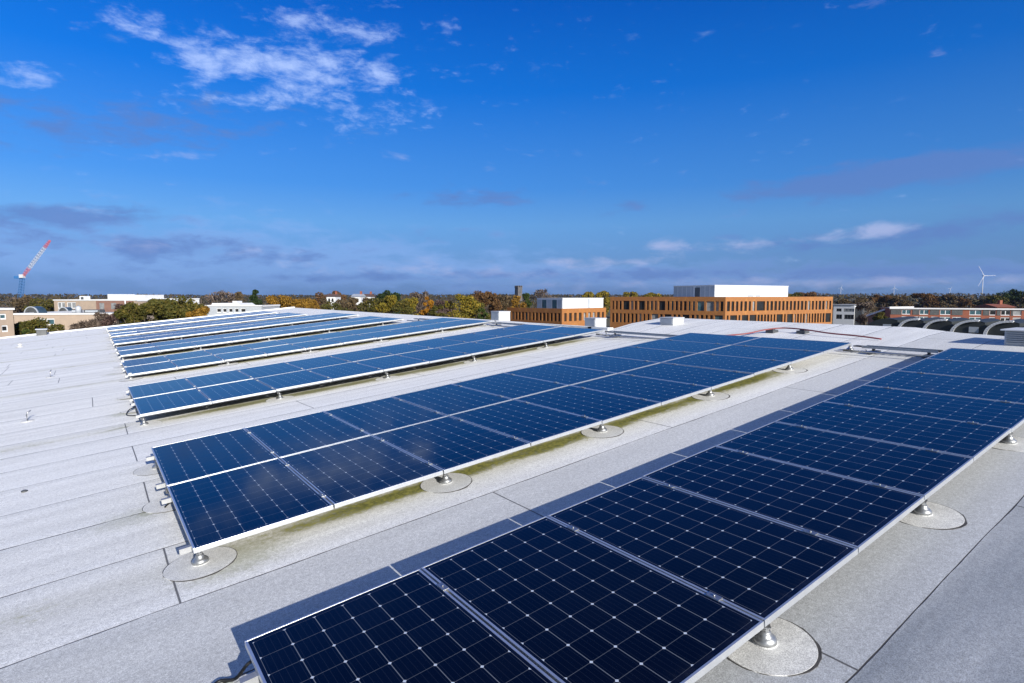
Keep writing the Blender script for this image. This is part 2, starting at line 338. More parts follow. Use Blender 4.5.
LEAF = {
 'olive': [(.105,.095,.018), (.060,.065,.014), (.150,.115,.022)], 'green': [(.045,.075,.016), (.075,.10,.02), (.03,.05,.014)], 'dark': [(.020,.040,.012), (.035,.055,.016)],
 'gold': [(.27,.14,.018), (.19,.11,.016), (.34,.19,.025)], 'orange': [(.38,.16,.012), (.30,.14,.014), (.46,.23,.02)], 'yellow': [(.24,.18,.02), (.14,.13,.018), (.32,.22,.025)],
 'rust': [(.15,.075,.03), (.10,.06,.026), (.19,.10,.035)], 'brown': [(.12,.085,.045), (.085,.065,.035), (.16,.11,.055)], 'bare': [(.15,.115,.09), (.105,.08,.065), (.20,.15,.115)], 'plum': [(.10,.06,.055), (.075,.05,.045), (.14,.09,.075)],
 'wood': [(.045,.045,.022), (.085,.060,.030), (.035,.040,.020), (.12,.080,.035)],
}
for k, v in LEAF.items(): M['leaf_'+k] = mat('foliage_'+k, v[0], .7, 0, v[1:], .55 if k != 'wood' else .05, 0, spec=.2, trans=.18, island=True)

# ------------------------------------------------------------------ mesh helpers
class MB:
    def __init__(s): s.v = []; s.f = []; s.smooth = []
    def quad(s, *p):
        i = len(s.v); s.v += [tuple(q) for q in p]; s.f.append(tuple(range(i, i+len(p)))); s.smooth.append(False)
    def box(s, x0, x1, y0, y1, z0, z1):
        s.obox(Vector((0,0,0)), Vector((1,0,0)), Vector((0,1,0)), x0, x1, y0, y1, z0, z1)
    def obox(s, o, e, n, a0, a1, b0, b1, z0, z1, up=Vector((0,0,1))):
        i = len(s.v)
        for z in (z0, z1):
            for (a, b) in ((a0,b0),(a1,b0),(a1,b1),(a0,b1)):
                s.v.append(tuple(o + e*a + n*b + up*z))
        fs = [(0,3,2,1),(4,5,6,7),(0,1,5,4),(1,2,6,5),(2,3,7,6),(3,0,4,7)]
        if e.cross(n).dot(up) < 0: fs = [t[::-1] for t in fs]
        s.f += [tuple(i+k for k in t) for t in fs]; s.smooth += [False]*6
    def lathe(s, prof, o=(0,0,0), seg=24, sm=True):
        i = len(s.v); o = Vector(o); n = len(prof)
        for (r, z) in prof:
            for k in range(seg):
                a = 2*math.pi*k/seg; s.v.append((o.x+r*math.cos(a), o.y+r*math.sin(a), o.z+z))
        for j in range(n-1):
            for k in range(seg):
                k2 = (k+1) % seg; s.f.append((i+j*seg+k, i+j*seg+k2, i+(j+1)*seg+k2, i+(j+1)*seg+k)); s.smooth.append(sm)
        s.f.append(tuple(i+k for k in range(seg))[::-1]); s.f.append(tuple(i+(n-1)*seg+k for k in range(seg))); s.smooth += [False, False]
    def tube(s, pts, r, seg=8, r2=None):
        pts = [Vector(p) for p in pts]; i = len(s.v); n = len(pts); r2 = r if r2 is None else r2
        for j, p in enumerate(pts):
            t = (pts[min(j+1, n-1)] - pts[max(j-1, 0)]).normalized()
            a = t.cross(Vector((0,0,1)));  a = a if a.length > .05 else t.cross(Vector((1,0,0)))
            a.normalize(); b = t.cross(a); rr = r + (r2-r)*j/max(1, n-1)
            for k in range(seg):
                q = 2*math.pi*k/seg; s.v.append(tuple(p + a*(rr*math.cos(q)) + b*(rr*math.sin(q))))
        for j in range(n-1):
            for k in range(seg):
                k2 = (k+1) % seg; s.f.append((i+j*seg+k, i+j*seg+k2, i+(j+1)*seg+k2, i+(j+1)*seg+k)); s.smooth.append(True)
        s.f.append(tuple(i+k for k in range(seg))[::-1]); s.f.append(tuple(i+(n-1)*seg+k for k in range(seg))); s.smooth += [False, False]
    def build(s, name, m, parent=None, bevel=0):
        me = bpy.data.meshes.new(name); me.from_pydata(s.v, [], s.f); me.materials.append(m)
        me.polygons.foreach_set('use_smooth', s.smooth); me.update()
        o = bpy.data.objects.new(name, me); COL.objects.link(o)
        if parent is not None: o.parent = parent
        if bevel:
            b = o.modifiers.new('bevel', 'BEVEL'); b.width = bevel; b.segments = 2; b.limit_method = 'ANGLE'
        return o

def tag(o, label=None, cat=None, group=None, kind=None):
    if label:
        o['label'] = label
    if cat: o['category'] = cat
    if group: o['group'] = group
    if kind: o['kind'] = kind
    return o
def thing(name, label, cat, loc=(0,0,0), group=None, mw=None):
    o = bpy.data.objects.new(name, None); COL.objects.link(o); o.empty_display_size = .2
    if mw is not None: o.matrix_world = mw
    else: o.location = loc
    return tag(o, label, cat, group)
def copy_of(o, parent):
    c = o.copy(); COL.objects.link(c); c.parent = parent; return c
def nth(i): return ['first','second','third','fourth','fifth','sixth','seventh','eighth','ninth','tenth','eleventh','twelfth'][i]

# ------------------------------------------------------------------ setting: ground
GZ = -8.4
gm = MB(); gm.quad((-4500,-4500,GZ), (4500,-4500,GZ), (4500,4500,GZ), (-4500,4500,GZ))
tag(gm.build('ground', M['ground']), kind='structure')
rm = MB(); a = at(300, 340, 70); rm.obox(Vector((a.x, a.y, GZ+.004)), rgt, Vector((fwd.x, fwd.y, 0)).normalized(), -140, 160, -3.2, 3.2, 0, .004)
tag(rm.build('road', M['road']), kind='structure')

# ------------------------------------------------------------------ our own building
hall = thing('flat_roofed_hall', 'wide low hall whose pale felt roof carries all the rows of solar panels', 'building', (4, 10, GZ))
T0 = Vector(hall.location)
XS = [-16, -10, -5, -2, 0, 2, 4, 6, 8, 10, 11.0, 11.1, 11.2, 12, 13.3, 13.4, 13.5, 15, 18, 22]
YS = sorted(set([-14, -10, -7, -5] + [round(-4+i*.8, 2) for i in range(0, 54)] + [8.15, 38.6]))
YS = [y for y in YS if y <= 38.6]
def roof_part(y0, y1, name):
    b = MB(); ys = [y for y in YS if y0 <= y <= y1]
    idx = {}
    for i, x in enumerate(XS):
        for j, y in enumerate(ys):
            yy = y + (1e-4 if y0 > 0 else -1e-4)
            idx[i, j] = len(b.v); b.v.append((x, y, zroof(x, yy)))
    for i in range(len(XS)-1):
        for j in range(len(ys)-1):
            b.f.append((idx[i,j], idx[i+1,j], idx[i+1,j+1], idx[i,j+1])); b.smooth.append(True)
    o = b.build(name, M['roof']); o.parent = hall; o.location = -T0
    return o
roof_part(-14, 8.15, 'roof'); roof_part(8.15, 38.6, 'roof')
b = MB()     # step between the two roof lengths and the outer walls
for x0, x1 in ((11.1, 13.4), (13.4, 15.5)):
    b.quad((x0, 8.15, zroof(x0, 8.2)-.01), (x0, 8.15, zroof(x0, 8.1)), (x1, 8.15, zroof(x1, 8.1)), (x1, 8.15, zroof(x1, 8.2)-.01))
o = b.build('roof_step', M['white'], hall); o.location = -T0
b = MB(); b.box(-15.9, 21.9, -13.9, -13.6, GZ, -1.8); b.box(-15.9, 21.9, 38.3, 38.5, GZ, -1.75); b.box(-15.9, -15.6, -13.6, 38.3, GZ, -1.8); b.box(21.6, 21.9, -13.6, 38.3, GZ, -.4)
o = b.build('wall', M['cbrick'], hall); o.location = -T0
b = MB()     # metal verge trim along the far edge
for x0, x1 in zip(XS[:-1], XS[1:]):
    if x1 > 11.1: break
    e = Vector((x1-x0, 0, zroof(x1, 38.6)-zroof(x0, 38.6))); ln = e.length; e.normalize()
    b.obox(Vector((x0, 38.55, zroof(x0, 38.6))), e, Vector((0,1,0)), 0, ln, -.06, .1, -.25, .07, e.cross(Vector((0,1,0))).normalized())
o = b.build('verge_trim', M['white'], hall); o.location = -T0
b = MB()
for y in YS:
    if y < 8.15 or y+.8 > 38.5: continue
    b.obox(Vector((11.1, y, zroof(11.1, 9))), Vector((0,1,0)), Vector((1,0,0)), 0, .79, -.10, .12, -.05, .045)
o = b.build('ridge_capping', M['roof'], hall); o.location = -T0

# ------------------------------------------------------------------ solar panels
TILT = math.atan(SX)
EX = Vector((math.cos(TILT), 0, math.sin(TILT))); EY = Vector((0, 1, SY)).normalized(); EZ = EX.cross(EY).normalized()
def row_mw(x, yb, dz, y):
    o = Vector((x, y, SX*x + SY*y + dz))
    return Matrix(((EX.x, EY.x, EZ.x, o.x), (EX.y, EY.y, EZ.y, o.y), (EX.z, EY.z, EZ.z, o.z), (0,0,0,1)))
# one panel; local origin at its back left top corner, x along the row, -y towards the front
fb = MB(); fw_, fh = .013, .036
fb.box(0, PW, -fw_, 0, -fh, 0); fb.box(0, PW, -L, -L+fw_, -fh, 0); fb.box(0, fw_, -L+fw_, -fw_, -fh, 0); fb.box(PW-fw_, PW, -L+fw_, -fw_, -fh, 0)
p_root = thing('photovoltaic_module', 'x', 'solar panel', group='solar panels laid in rows on the roof')
p_frame = fb.build('frame', M['alu'], p_root, .0015)
gb = MB(); gb.quad((fw_, -L+fw_, -.0025), (PW-fw_, -L+fw_, -.0025), (PW-fw_, -fw_, -.0025), (fw_, -fw_, -.0025))
p_glass = gb.build('cell_sheet', M['cells'], p_root)
uvl = p_glass.data.uv_layers.new(name='UVMap')
for li in p_glass.data.loops:
    v = p_glass.data.vertices[li.vertex_index].co; uvl.data[li.index].uv = (v.x, v.y+L)
bb = MB(); bb.box(fw_, PW-fw_, -L+fw_, -fw_, -.011, -.006); bb.box(PW/2-.06, PW/2+.06, -.16, -.05, -.034, -.011)
p_back = bb.build('backsheet', M['back'], p_root)
cbm = MB(); cbm.box(-.0195, .0195, -.04, .04, .0006, .004); cbm.box(-.0075, .0075, -.04, .04, -.02, .0006); cbm.lathe([(.006, .004), (.006, .010), (.004, .011)], seg=8)
p_clamp = cbm.build('clamp', M['steel'], p_root, .001); p_clamp.location = (PW+.006, -.28, 0)
protos = (p_frame, p_glass, p_back)
first = True
ROWN = ['nearest row', 'second row', 'third row', 'fourth row', 'fifth row', 'sixth row', 'seventh row', 'farthest row']
jit = random.Random(5)
for k, (yb, xo, dz, n, deep) in enumerate(ROWS):
    for d in range(deep):
        for i in range(n):
            y = yb - d*W2
            mw = row_mw(xo + i*P*math.cos(TILT), yb, dz + jit.uniform(-.002, .002), y)
            mw = mw @ Matrix.Rotation(jit.uniform(-.0022, .0022), 4, 'X') @ Matrix.Rotation(jit.uniform(-.0022, .0022), 4, 'Y')
            where = ROWN[k] if deep == 1 else ('front' if d == 1 else 'rear') + ' line of the ' + ROWN[k]
            tone = 'black' if k == 0 else ('dark blue' if k == 1 else 'blue')
            if i == 0: lab = f'{tone} solar panel at the left end of the {where}'
            elif i == n-1: lab = f'{tone} solar panel at the right end of the {where}'
            else: lab = f'{tone} solar panel, {nth(i)} from left in the {where}'
            if first:
                r = p_root; r.matrix_world = mw; r['label'] = lab; first = False
                p_clamp2 = copy_of(p_clamp, r); p_clamp2.location = (PW+.006, -L+.28, 0)
                continue
            r = p_root.copy(); COL.objects.link(r); r.matrix_world = mw; r['label'] = lab
            for q in protos: copy_of(q, r)
            if i < n-1 and k < 4:
                for yy in (-.28, -L+.28):
                    c = copy_of(p_clamp, r); c.location = (PW+.006, yy, 0)

# ------------------------------------------------------------------ mounting rails (long profiles under the panels)
for k, (yb, xo, dz, n, deep) in enumerate(ROWS):
    offs = [.25, L-.22] if deep == 1 else [.25, L-.24, W2+.24, W2+L-.17]
    for q, off in enumerate(offs):
        mw = row_mw(xo, yb, dz, yb-off)
        b = MB(); ln = n*P + .10
        for (z0, z1, hw) in ((-.078, -.072, .022), (-.046, -.0375, .022), (-.072, -.046, .004)):
            b.box(-.075 if k < 2 else -.05, ln, -hw, hw, z0, z1)
        b.box(-.073 if k < 2 else -.048, ln-.002, -.022, -.018, -.0725, -.0455); b.box(-.073 if k < 2 else -.048, ln-.002, .018, .022, -.0725, -.0455)
        pos = (['rearmost', 'foremost'] if deep == 1 else ['rearmost', 'second rearmost', 'second foremost', 'foremost'])[q]
        o = b.build('support_profile', M['alu2']); o.matrix_world = mw
        tag(o, f'{pos} aluminium mounting rail running under the {ROWN[k]} of panels', 'rail', 'aluminium rails carrying the panels')

# ------------------------------------------------------------------ roof feet
ft = thing('roof_support', 'x', 'roof foot', group='metal feet holding the panel rows')
fe = MB(); cr = random.Random(3)
ring = []
for q in range(48):
    a = 2*math.pi*q/48; ring.append((.241 + .003*math.sin(3*a+1) + .010*max(0, math.cos(a-4.7))  + cr.uniform(-.004, .003), a))
bt = MB(); vs = [(r*math.cos(a), r*math.sin(a), .003) for r, a in ring]; bt.quad(*vs)
lo_ = [(r*math.cos(a), r*math.sin(a), -.01) for r, a in ring]
for q in range(48): bt.quad(lo_[q], lo_[(q+1) % 48], vs[(q+1) % 48], vs[q])
f_edge = bt.build('bitumen_edge', M['bitumen'], ft)
fe.lathe([(.240, .001), (.237, .004), (.10, .0048), (.062, .007), (.056, .014)], seg=48, sm=False)
f_col = fe.build('felt_collar', M['felt'], ft)
cn = MB(); cn.lathe([(.058, .012), (.056, .030), (.044, .042), (.030, .052), (.030, .062), (.024, .072)], seg=28); f_cone = cn.build('base_cone', M['steel'], ft)
sm = MB(); sm.lathe([(.013, .07), (.013, .118)], seg=12); sm.lathe([(.022, .072), (.022, .084)], seg=6, sm=False); f_stem = sm.build('threaded_stem', M['steel'], ft)
br = MB(); br.box(-.03, .03, -.026, .026, .096, .101); br.box(-.03, .03, .0225, .027, .101, .145); br.lathe([(.008, .0), (.008, .008)], (0, .022, .120), 8); f_br = br.build('bracket', M['steel'], ft, .001)
fparts = (f_edge, f_col, f_cone, f_stem, f_br)
firstf = True
for k, (yb, xo, dz, n, deep) in enumerate(ROWS):
    offs = [.25, L-.05] if deep == 1 else [.25, L-.02, W2+L-.13]
    for q, off in enumerate(offs):
        front = q == len(offs)-1
        xs = [.06 + 2.05*i for i in range(6) if .06+2.05*i < n*P+.2]
        for i, x in enumerate(xs):
            if not front and i > 0: continue           # only the left ends show behind the front line
            xx = x + xo - (.02 if not front else 0); y = yb - off
            z = zroof(xx, y)
            mw = Matrix.Translation((xx, y, z)) @ Matrix.Rotation(-TILT, 4, 'Y') @ Matrix.Rotation(jit.uniform(0, .9), 4, 'Z')
            if front: lab = f'silver roof foot, {nth(i)} from the left along the front of the {ROWN[k]}'
            else: lab = f'silver roof foot under the {"back" if q == 0 else "middle"} of the {ROWN[k]} at its left end'
            if firstf: r = ft; firstf = False; r.matrix_world = mw; r['label'] = lab; src = True
            else:
                r = ft.copy(); COL.objects.link(r); r.matrix_world = mw; r['label'] = lab
                for p in fparts: copy_of(p, r)

# ------------------------------------------------------------------ cables and small roof items
def cable(name, pts, r, m, label, cat, lift=None):
    b = MB(); q = [Vector((x, y, zroof(x, y)+h)) for (x, y, h) in pts]
    sm = []
    for i in range(len(q)-1):
        p0, p1, p2, p3 = q[max(i-1,0)], q[i], q[i+1], q[min(i+2, len(q)-1)]
        for s in range(6):
            t = s/6; sm.append(.5*((2*p1) + (p2-p0)*t + (2*p0-5*p1+4*p2-p3)*t*t + (3*p1-p0-3*p2+p3)*t**3))
    sm.append(q[-1]); b.tube(sm, r, 8)
    return tag(b.build(name, m), label, cat)
cable('solar_cable', [(.15,-.12,.12), (.02,-.06,.10), (-.05,-.02,.02), (-.12,.03,.011), (-.19,-.02,.011), (-.24,.03,.011), (-.34,.02,.011), (-.5,-.25,.011)], .009, M['black'], 'black cable looping out from the left end of the nearest row', 'cable')
cable('solar_cable', [(.1,2.92,.10), (-.03,2.93,.06), (-.08,2.97,.012), (-.02,3.05,.012), (.2,3.08,.012)], .008, M['black'], 'black cable loop at the left end of the second row', 'cable')
cable('solar_cable', [(.1,8.95,.10), (-.06,8.9,.06), (-.12,8.7,.012), (-.02,8.5,.012), (.2,8.4,.012)], .009, M['black'], 'black cable dropping from the left end of the third row', 'cable')

def tray(y0, y1, label, x=10.14):
    n = (y1-y0); t = thing('cable_tray', label, 'cable tray', (x, (y0+y1)/2, zroof(x, (y0+y1)/2)), 'cable trays linking the row ends')
    def Z(y): return zroof(x, y) - t.location.z
    lx = Vector((0,1,0))
    for sgn in (-1, 1):
        b = MB(); b.box(sgn*.10-.004, sgn*.10+.004, y0-t.location.y, y1-t.location.y, .085, .125); b.build('side_rail', M['steel'], t)
    b = MB(); yy = y0-t.location.y+.05
    while yy < y1-t.location.y:
        b.box(-.096, .096, yy-.008, yy+.008, .088, .096); yy += .12
    b.build('rungs', M['steel'], t)
    b = MB(); rr = random.Random(int(y0*10))
    for q in range(4): b.tube([(-.06+.04*q, y0-t.location.y-.15, .108), (-.06+.04*q+rr.uniform(-.02,.02), 0, .106), (-.06+.04*q, y1-t.location.y+.15, .108)], .011, 6)
    b.build('cable_bundle', M['black'], t)
    b = MB(); b.tube([(-.32, y0-t.location.y-.2, .045), (-.32, y1-t.location.y+.2, .045)], .018, 8); b.build('earth_conduit', M['steel'], t)
    for yq in (y0-t.location.y+.15, y1-t.location.y-.15):
        b = MB(); b.box(-.17, .17, yq-.05, yq+.05, 0, .045); b.box(-.02, .02, yq-.02, yq+.02, .045, .085); b.build('support_block', M['dgrey'], t, .004)
tray(.15, 1.25, 'steel cable tray crossing the gap between the nearest and the second row')
tray(4.85, 7.2, 'steel cable tray crossing the gap between the second and the third row')
tray(10.85, 12.4, 'steel cable tray crossing the gap between the third and the fourth row', 10.1)
tray(16.05, 17.1, 'steel cable tray crossing the gap between the fourth and the fifth row', 9.7)
cable('conduit_pipe', [(10.35,4.35,.08), (10.9,3.95,.08), (11.5,3.84,.09), (11.85,3.66,.09), (11.87,3.38,.09), (11.75,3.0,.09), (11.6,2.5,.07), (11.5,1.9,.06), (11.48,1.5,.03)], .015, M['red'], 'faded red conduit pipe bending over the roof beyond the second row', 'pipe')
for (x, y, l) in ((11.72, 3.80, 'small dark block propping up the left bend of the red conduit'), (11.84, 3.17, 'small dark block propping up the right run of the red conduit')):
    b = MB(); b.obox(Vector((x, y, zroof(x, y))), Vector((1,0,0)), Vector((0,1,0)), -.11, .11, -.09, .09, -.02, .06); b.obox(Vector((x, y, zroof(x, y))), Vector((1,0,0)), Vector((0,1,0)), -.05, .05, -.05, .05, .06, .085)
    tag(b.build('support_block', M['dgrey'], None, .006), l, 'support')

def vent(x, y, wx, wy, h, label, hidden=.0):
    z = zroof(x, y)
    t = thing('roof_vent', label, 'vent', (x, y, z), 'box vents on the roof ridge')
    b = MB(); b.box(-wx/2, wx/2, -wy/2, wy/2, -.16, h-.03); b.build('housing', M['pale'], t, .01)
    b = MB(); b.box(-wx/2-.012, wx/2+.012, -wy/2-.012, wy/2+.012, h-.03, h); b.build('lid', M['pale'], t, .008)
    b = MB()
    b.box(-wx/2-.012, -wx/2-.002, -wy/2+.03, wy/2-.03, .02, h-.04)
    b.build('side_panel', M['grey'], t)
vent(11.5, 14.0, .50, .50, .36, 'small pale box vent beyond the third row, left of the timber building')
vent(11.72, 9.36, .46, .46, .38, 'small pale box vent in front of the low timber building')
vent(12.2, 6.92, .46, .44, .19, 'small pale box vent on the bare roof below the large timber building')
# louvred plant box at the right edge
x, y = 12.1, -.75
t = thing('louvred_unit', 'wide grey louvred box on the roof at the right edge of the photo', 'roof unit', (x, y, zroof(x, y)))
b = MB(); b.box(-.38, .45, -.75, .5, -.05, .21); b.build('housing', M['grey'], t, .01)
b = MB(); b.box(-.43, .5, -.8, .55, .21, .235); b.build('lid', M['white'], t, .008)
b = MB()
for q in range(6): b.obox(Vector((-.385, 0, -.005+q*.034)), Vector((0,1,0)), Vector((-1,0,.55)).normalized(), -.72, .47, 0, .03, -.004, .004)
b.build('louvre', M['grey'], t)

# lightning-rod bits and lost odds on the left of the roof
def anchor(x, y, label, a):
    t = thing('roof_anchor', label, 'anchor', (x, y, zroof(x, y)), 'safety anchors left of the panels')
    t.rotation_euler = (0, -TILT, a)
    b = MB(); b.lathe([(.10, 0), (.095, .008), (.03, .012)], seg=20); b.build('base_plate', M['felt'], t)
    b = MB(); b.tube([(0,0,.01), (0,0,.10), (.02,0,.15), (.07,0,.17)], .011, 8); b.build('bent_rod', M['steel'], t)
anchor(-1.50, 9.75, 'bent metal safety anchor on the roof, nearer of the two left of the panels', .5)
anchor(-1.42, 15.5, 'bent metal safety anchor on the roof, farther of the two left of the panels', 1.2)
t = thing('roof_outlet', 'small pale roof outlet cap far up the bare roof at left', 'outlet', (-3.0, 29.2, zroof(-3.0, 29.2)))
b = MB(); b.lathe([(.16, 0), (.15, .02), (.06, .03), (.06, .10)], seg=20); b.build('pipe', M['felt'], t)
b = MB(); b.lathe([(.09, .10), (.09, .12), (.03, .15)], seg=20); b.build('cap', M['felt'], t)
t = thing('roof_outlet', 'dark squat roof outlet close to the far left roof edge', 'outlet', (-2.7, 37.6, zroof(-2.7, 37.6)))
b = MB(); b.box(-.22, .22, -.2, .2, -.03, .30); b.build('housing', M['dgrey'], t, .02)
b = MB(); b.box(-.26, .26, -.24, .24, .30, .35); b.build('cap', M['grey'], t, .01)
b = MB(); p = (-1.2, 4.78, zroof(-1.2, 4.78)); b.lathe([(.028, 0), (.03, .012), (.012, .02)], p, 10)
tag(b.build('felt_scrap', M['dgrey']), 'tiny dark scrap lying on the bare felt left of the second row', 'scrap')
t = thing('shade_slab', 'dark low plinth standing in for shade on the roof corner at the far left edge', 'slab', (-4.9, 36.2, zroof(-4.9, 36.2)))  # dark solid put in place of the shade at the roof corner
b = MB(); b.box(-.7, .45, -1.6, .7, -.05, .22); b.build('shade_slab_base', M['dgrey'], t, .02); b = MB(); b.box(-.6, .35, -1.5, .6, .222, .25); b.build('shade_slab_top', M['skyglass'], t, .01)

# ------------------------------------------------------------------ buildings
def pt(u, d, z=GZ):
    q = CAM + Vector((fwd.x, fwd.y, 0)).normalized()*d + rgt*((u-512)/F_PX*d); return Vector((q.x, q.y, z))
def facade(parent, pl, pr, z0, z1, rows, m_wall, m_glass=None, recess=.28, thick=.35, frame=None, stuff_after=None, fin=None):
    """wall from pl to pr (seen left to right) with openings: rows = [(zb, zt, [(a0, a1, kind), ...])]"""
    e = pr - pl; e.z = 0; ln = e.length; e.normalize(); n = Vector((-e.y, e.x, 0))   # n points away from the viewer
    o0 = Vector(pl) - Vector(parent.location); o0.z = -parent.location.z
    b = MB(); zs = z0
    for (zb, zt, ops) in rows:
        if zb > zs: b.obox(o0, e, n, 0, ln, 0, thick, zs, zb)
        a = 0
        for (a0, a1, kd) in ops:
            if a0 > a: b.obox(o0, e, n, a, a0, 0, thick, zb, zt)
            a = a1
        if a < ln: b.obox(o0, e, n, a, ln, 0, thick, zb, zt)
        zs = zt
    if z1 > zs: b.obox(o0, e, n, 0, ln, 0, thick, zs, z1)
    b.build('wall', m_wall, parent)
    for (zb, zt, ops) in rows:
        for (a0, a1, kd) in ops:
            mg = M[kd] if kd else M['glass']
            if frame:
                w_ = MB(); fr = .13
                w_.obox(o0, e, n, a0, a1, .06, .16, zb, zb+fr); w_.obox(o0, e, n, a0, a1, .06, .16, zt-fr, zt)
                k = max(1, round((a1-a0)/.9))
                for q in range(k+1):
                    c = a0 + (a1-a0)*q/k; w_.obox(o0, e, n, max(a0, c-fr/2), min(a1, c+fr/2), .06, .16, zb+fr, zt-fr)
                wo = w_.build('window', M[frame], parent)
                pb = MB(); pb.obox(o0, e, n, a0+.01, a1-.01, .10, .13, zb+.01, zt-.01); pb.build('pane', mg, wo)
            else:
                pb = MB(); pb.obox(o0, e, n, a0, a1, recess, recess+.05, zb, zt); pb.build('window', mg, parent)
    return o0, e, n, ln
def prism(b, ring, z0, z1):
    n = len(ring); i = len(b.v)
    b.v += [(p.x, p.y, z0) for p in ring] + [(p.x, p.y, z1) for p in ring]
    for q in range(n): b.f.append((i+q, i+(q+1) % n, i+n+(q+1) % n, i+n+q)); b.smooth.append(False)
    b.f.append(tuple(i+n+q for q in range(n))); b.smooth.append(False); b.f.append(tuple(i+q for q in range(n))[::-1]); b.smooth.append(False)
def fins(ln, cnt, rnd, wide, kinds, minp=.34):
    """irregular slots between vertical fins"""
    ws = [wide if rnd.random() < .14 else 1.0 for _ in range(cnt)]
    tot = sum(ws); slot = (ln-.6)/tot; a = .3; ops = []
    for w_ in ws:
        s = slot*w_; p_ = rnd.uniform(.30, .52)*slot
        ops.append((a+p_/2, a+s-p_/2, rnd.choice(kinds))); a += s
    return ops

def timber_building(name, label, ul, uc, ur, dl, dc, dr, vtop, floors, cl, cr_, plant, rnd):
    zt = zat(vtop, dc); pc, pl, pr = pt(uc, dc), pt(ul, dl), pt(ur, dr)
    t = thing(name, label, 'building', pc)
    rowsL, rowsR = [], []
    ll, lr = (pc-pl).length, (pr-pc).length
    kinds = ['glass']*7 + ['glassb'] + ['blind']
    for (v0, v1) in floors[::-1]:
        rowsL.append((zat(v1, dc), zat(v0, dc), fins(ll, cl, rnd, 2.1, ['glass']*6+['glassb','glassb','blind'])))
        rowsR.append((zat(v1, dc), zat(v0, dc), fins(lr, cr_, rnd, 2.4, ['glass']*8+['blind'])))
    facade(t, pl, pc, GZ, zt, rowsL, M['timber']); facade(t, pc, pr, GZ, zt, rowsR, M['timber'])
    back = pl + (pr - pc); o = pc
    ins = lambda p, f: p + ((pl+pr)/2 - p)*f
    b = MB(); prism(b, [ins(q, .055)-o for q in (pc, pr, back, pl)], zat(floors[-1][1], dc)-.6-o.z, zt-.35-o.z); b.build('roof', M['flat'], t)
    if plant:
        (pul, puc, pur, pdl, pdc, pdr, pv0, pv1, kl) = plant
        a1, a2, a3 = pt(pul, pdl), pt(puc, pdc), pt(pur, pdr); a4 = a1 + (a3-a2)
        z0, z1 = zt-.36, zat(pv0, pdc)
        b = MB(); prism(b, [q-o for q in (a2, a3, a4, a1)], z0-o.z, z1-.15-o.z); pr_ = b.build('plant_room', M['white'], t)
        b = MB(); c_ = (a2+a4)/2; prism(b, [q+(q-c_)*.012-o for q in (a2, a3, a4, a1)], z1-.15-o.z, z1-o.z); b.build('coping', M['white'], pr_)
        e = (a2-a1); ln = e.length; e.normalize(); n = Vector((-e.y, e.x, 0)); q0 = a1-o
        if kl == 'door':
            b = MB(); b.obox(q0, e, n, ln*.54, ln*.66, -.06, .0, z0-o.z+.1, z1-.6-o.z); b.build('door', M['dgrey'], pr_)
            b = MB()
            for q in range(9): b.obox(q0, e, n, ln*q/9+.1, ln*(q+1)/9-.1 if q != 4 else ln*.5, -.03, 0, z0-o.z+.1, z1-.3-o.z)
            b.build('cladding_panels', M['grey'], pr_)
            e2 = (a3-a2); l2 = e2.length; e2.normalize(); n2 = Vector((-e2.y, e2.x, 0))
            for (f0, f1) in ((.43, .50), (.54, .60)):
                b = MB(); b.obox(a2-o, e2, n2, l2*f0, l2*f1, -.05, 0, z0-o.z+.15, z0-o.z+1.0); b.build('vent', M['grey'], pr_)
        else:
            for q in range(5):
                b = MB(); b.obox(q0, e, n, ln*(q+.08)/5, ln*(q+.92)/5, -.05, 0, z0-o.z+.25, z1-.4-o.z); b.build('window', M['glassb' if q % 2 else 'grey'], pr_)
            e2 = (a3-a2); l2 = e2.length; e2.normalize(); n2 = Vector((-e2.y, e2.x, 0))
            b = MB(); b.obox(a2-o, e2, n2, l2*.60, l2*.65, -.06, 0, z0-o.z+.2, z1-.2-o.z); b.build('downpipe', M['grey'], pr_)
    return t
rB = random.Random(11)
timber_building('timber_office', 'large orange terracotta office block with upright fins and a white rooftop plant room', 610, 725, 832, 151, 132, 151, 296.8,
                [(301.4, 311.2), (315.4, 325.6)], 22, 26, (673, 714, 787, 158, 145, 160, 285.0, 296.5, 'door'), rB)
timber_building('timber_office', 'lower orange terracotta block left of the large one, with white plant room on top', 507, 562, 606, 122, 110, 120, 308.6,
                [(313.2, 321.5)], 15, 9, (537, 562.5, 603, 123, 115, 124, 298.0, 308, 'glass'), rB)

# pale houses right of the office
t = thing('white_house', 'white and grey house standing just right of the large office block', 'house', pt(845, 172))
o0, e, n, ln = facade(t, pt(833, 174), pt(854, 170), GZ, zat(305, 172), [(zat(319, 172), zat(314.5, 172), [(.8, 2.4, 'glass'), (3.0, 5.6, 'glass')]), (zat(311.5, 172), zat(308.5, 172), [(.8, 2.2, 'glass'), (2.8, 5.6, 'blind')])], M['white'], frame='dgrey')
b = MB(); b.obox(o0, e, n, -.2, ln+.2, .36, 9, -GZ+GZ+zat(305, 172)-GZ-8.4+0, zat(304.6, 172)+0); b = MB(); b.obox(o0, e, n, -.2, ln+.2, -.25, 9, zat(305, 172), zat(304.4, 172)); b.build('roof', M['flat'], t)
b = MB(); b.obox(o0, e, n, ln, ln+2.0, .5, 8, GZ, zat(307, 172)); b.build('side_wing', M['dgrey'], t)
b = MB(); b.obox(o0, e, n, .3, ln-.3, .36, 8.8, GZ, zat(305.2, 172)); b.build('core', M['white'], t)
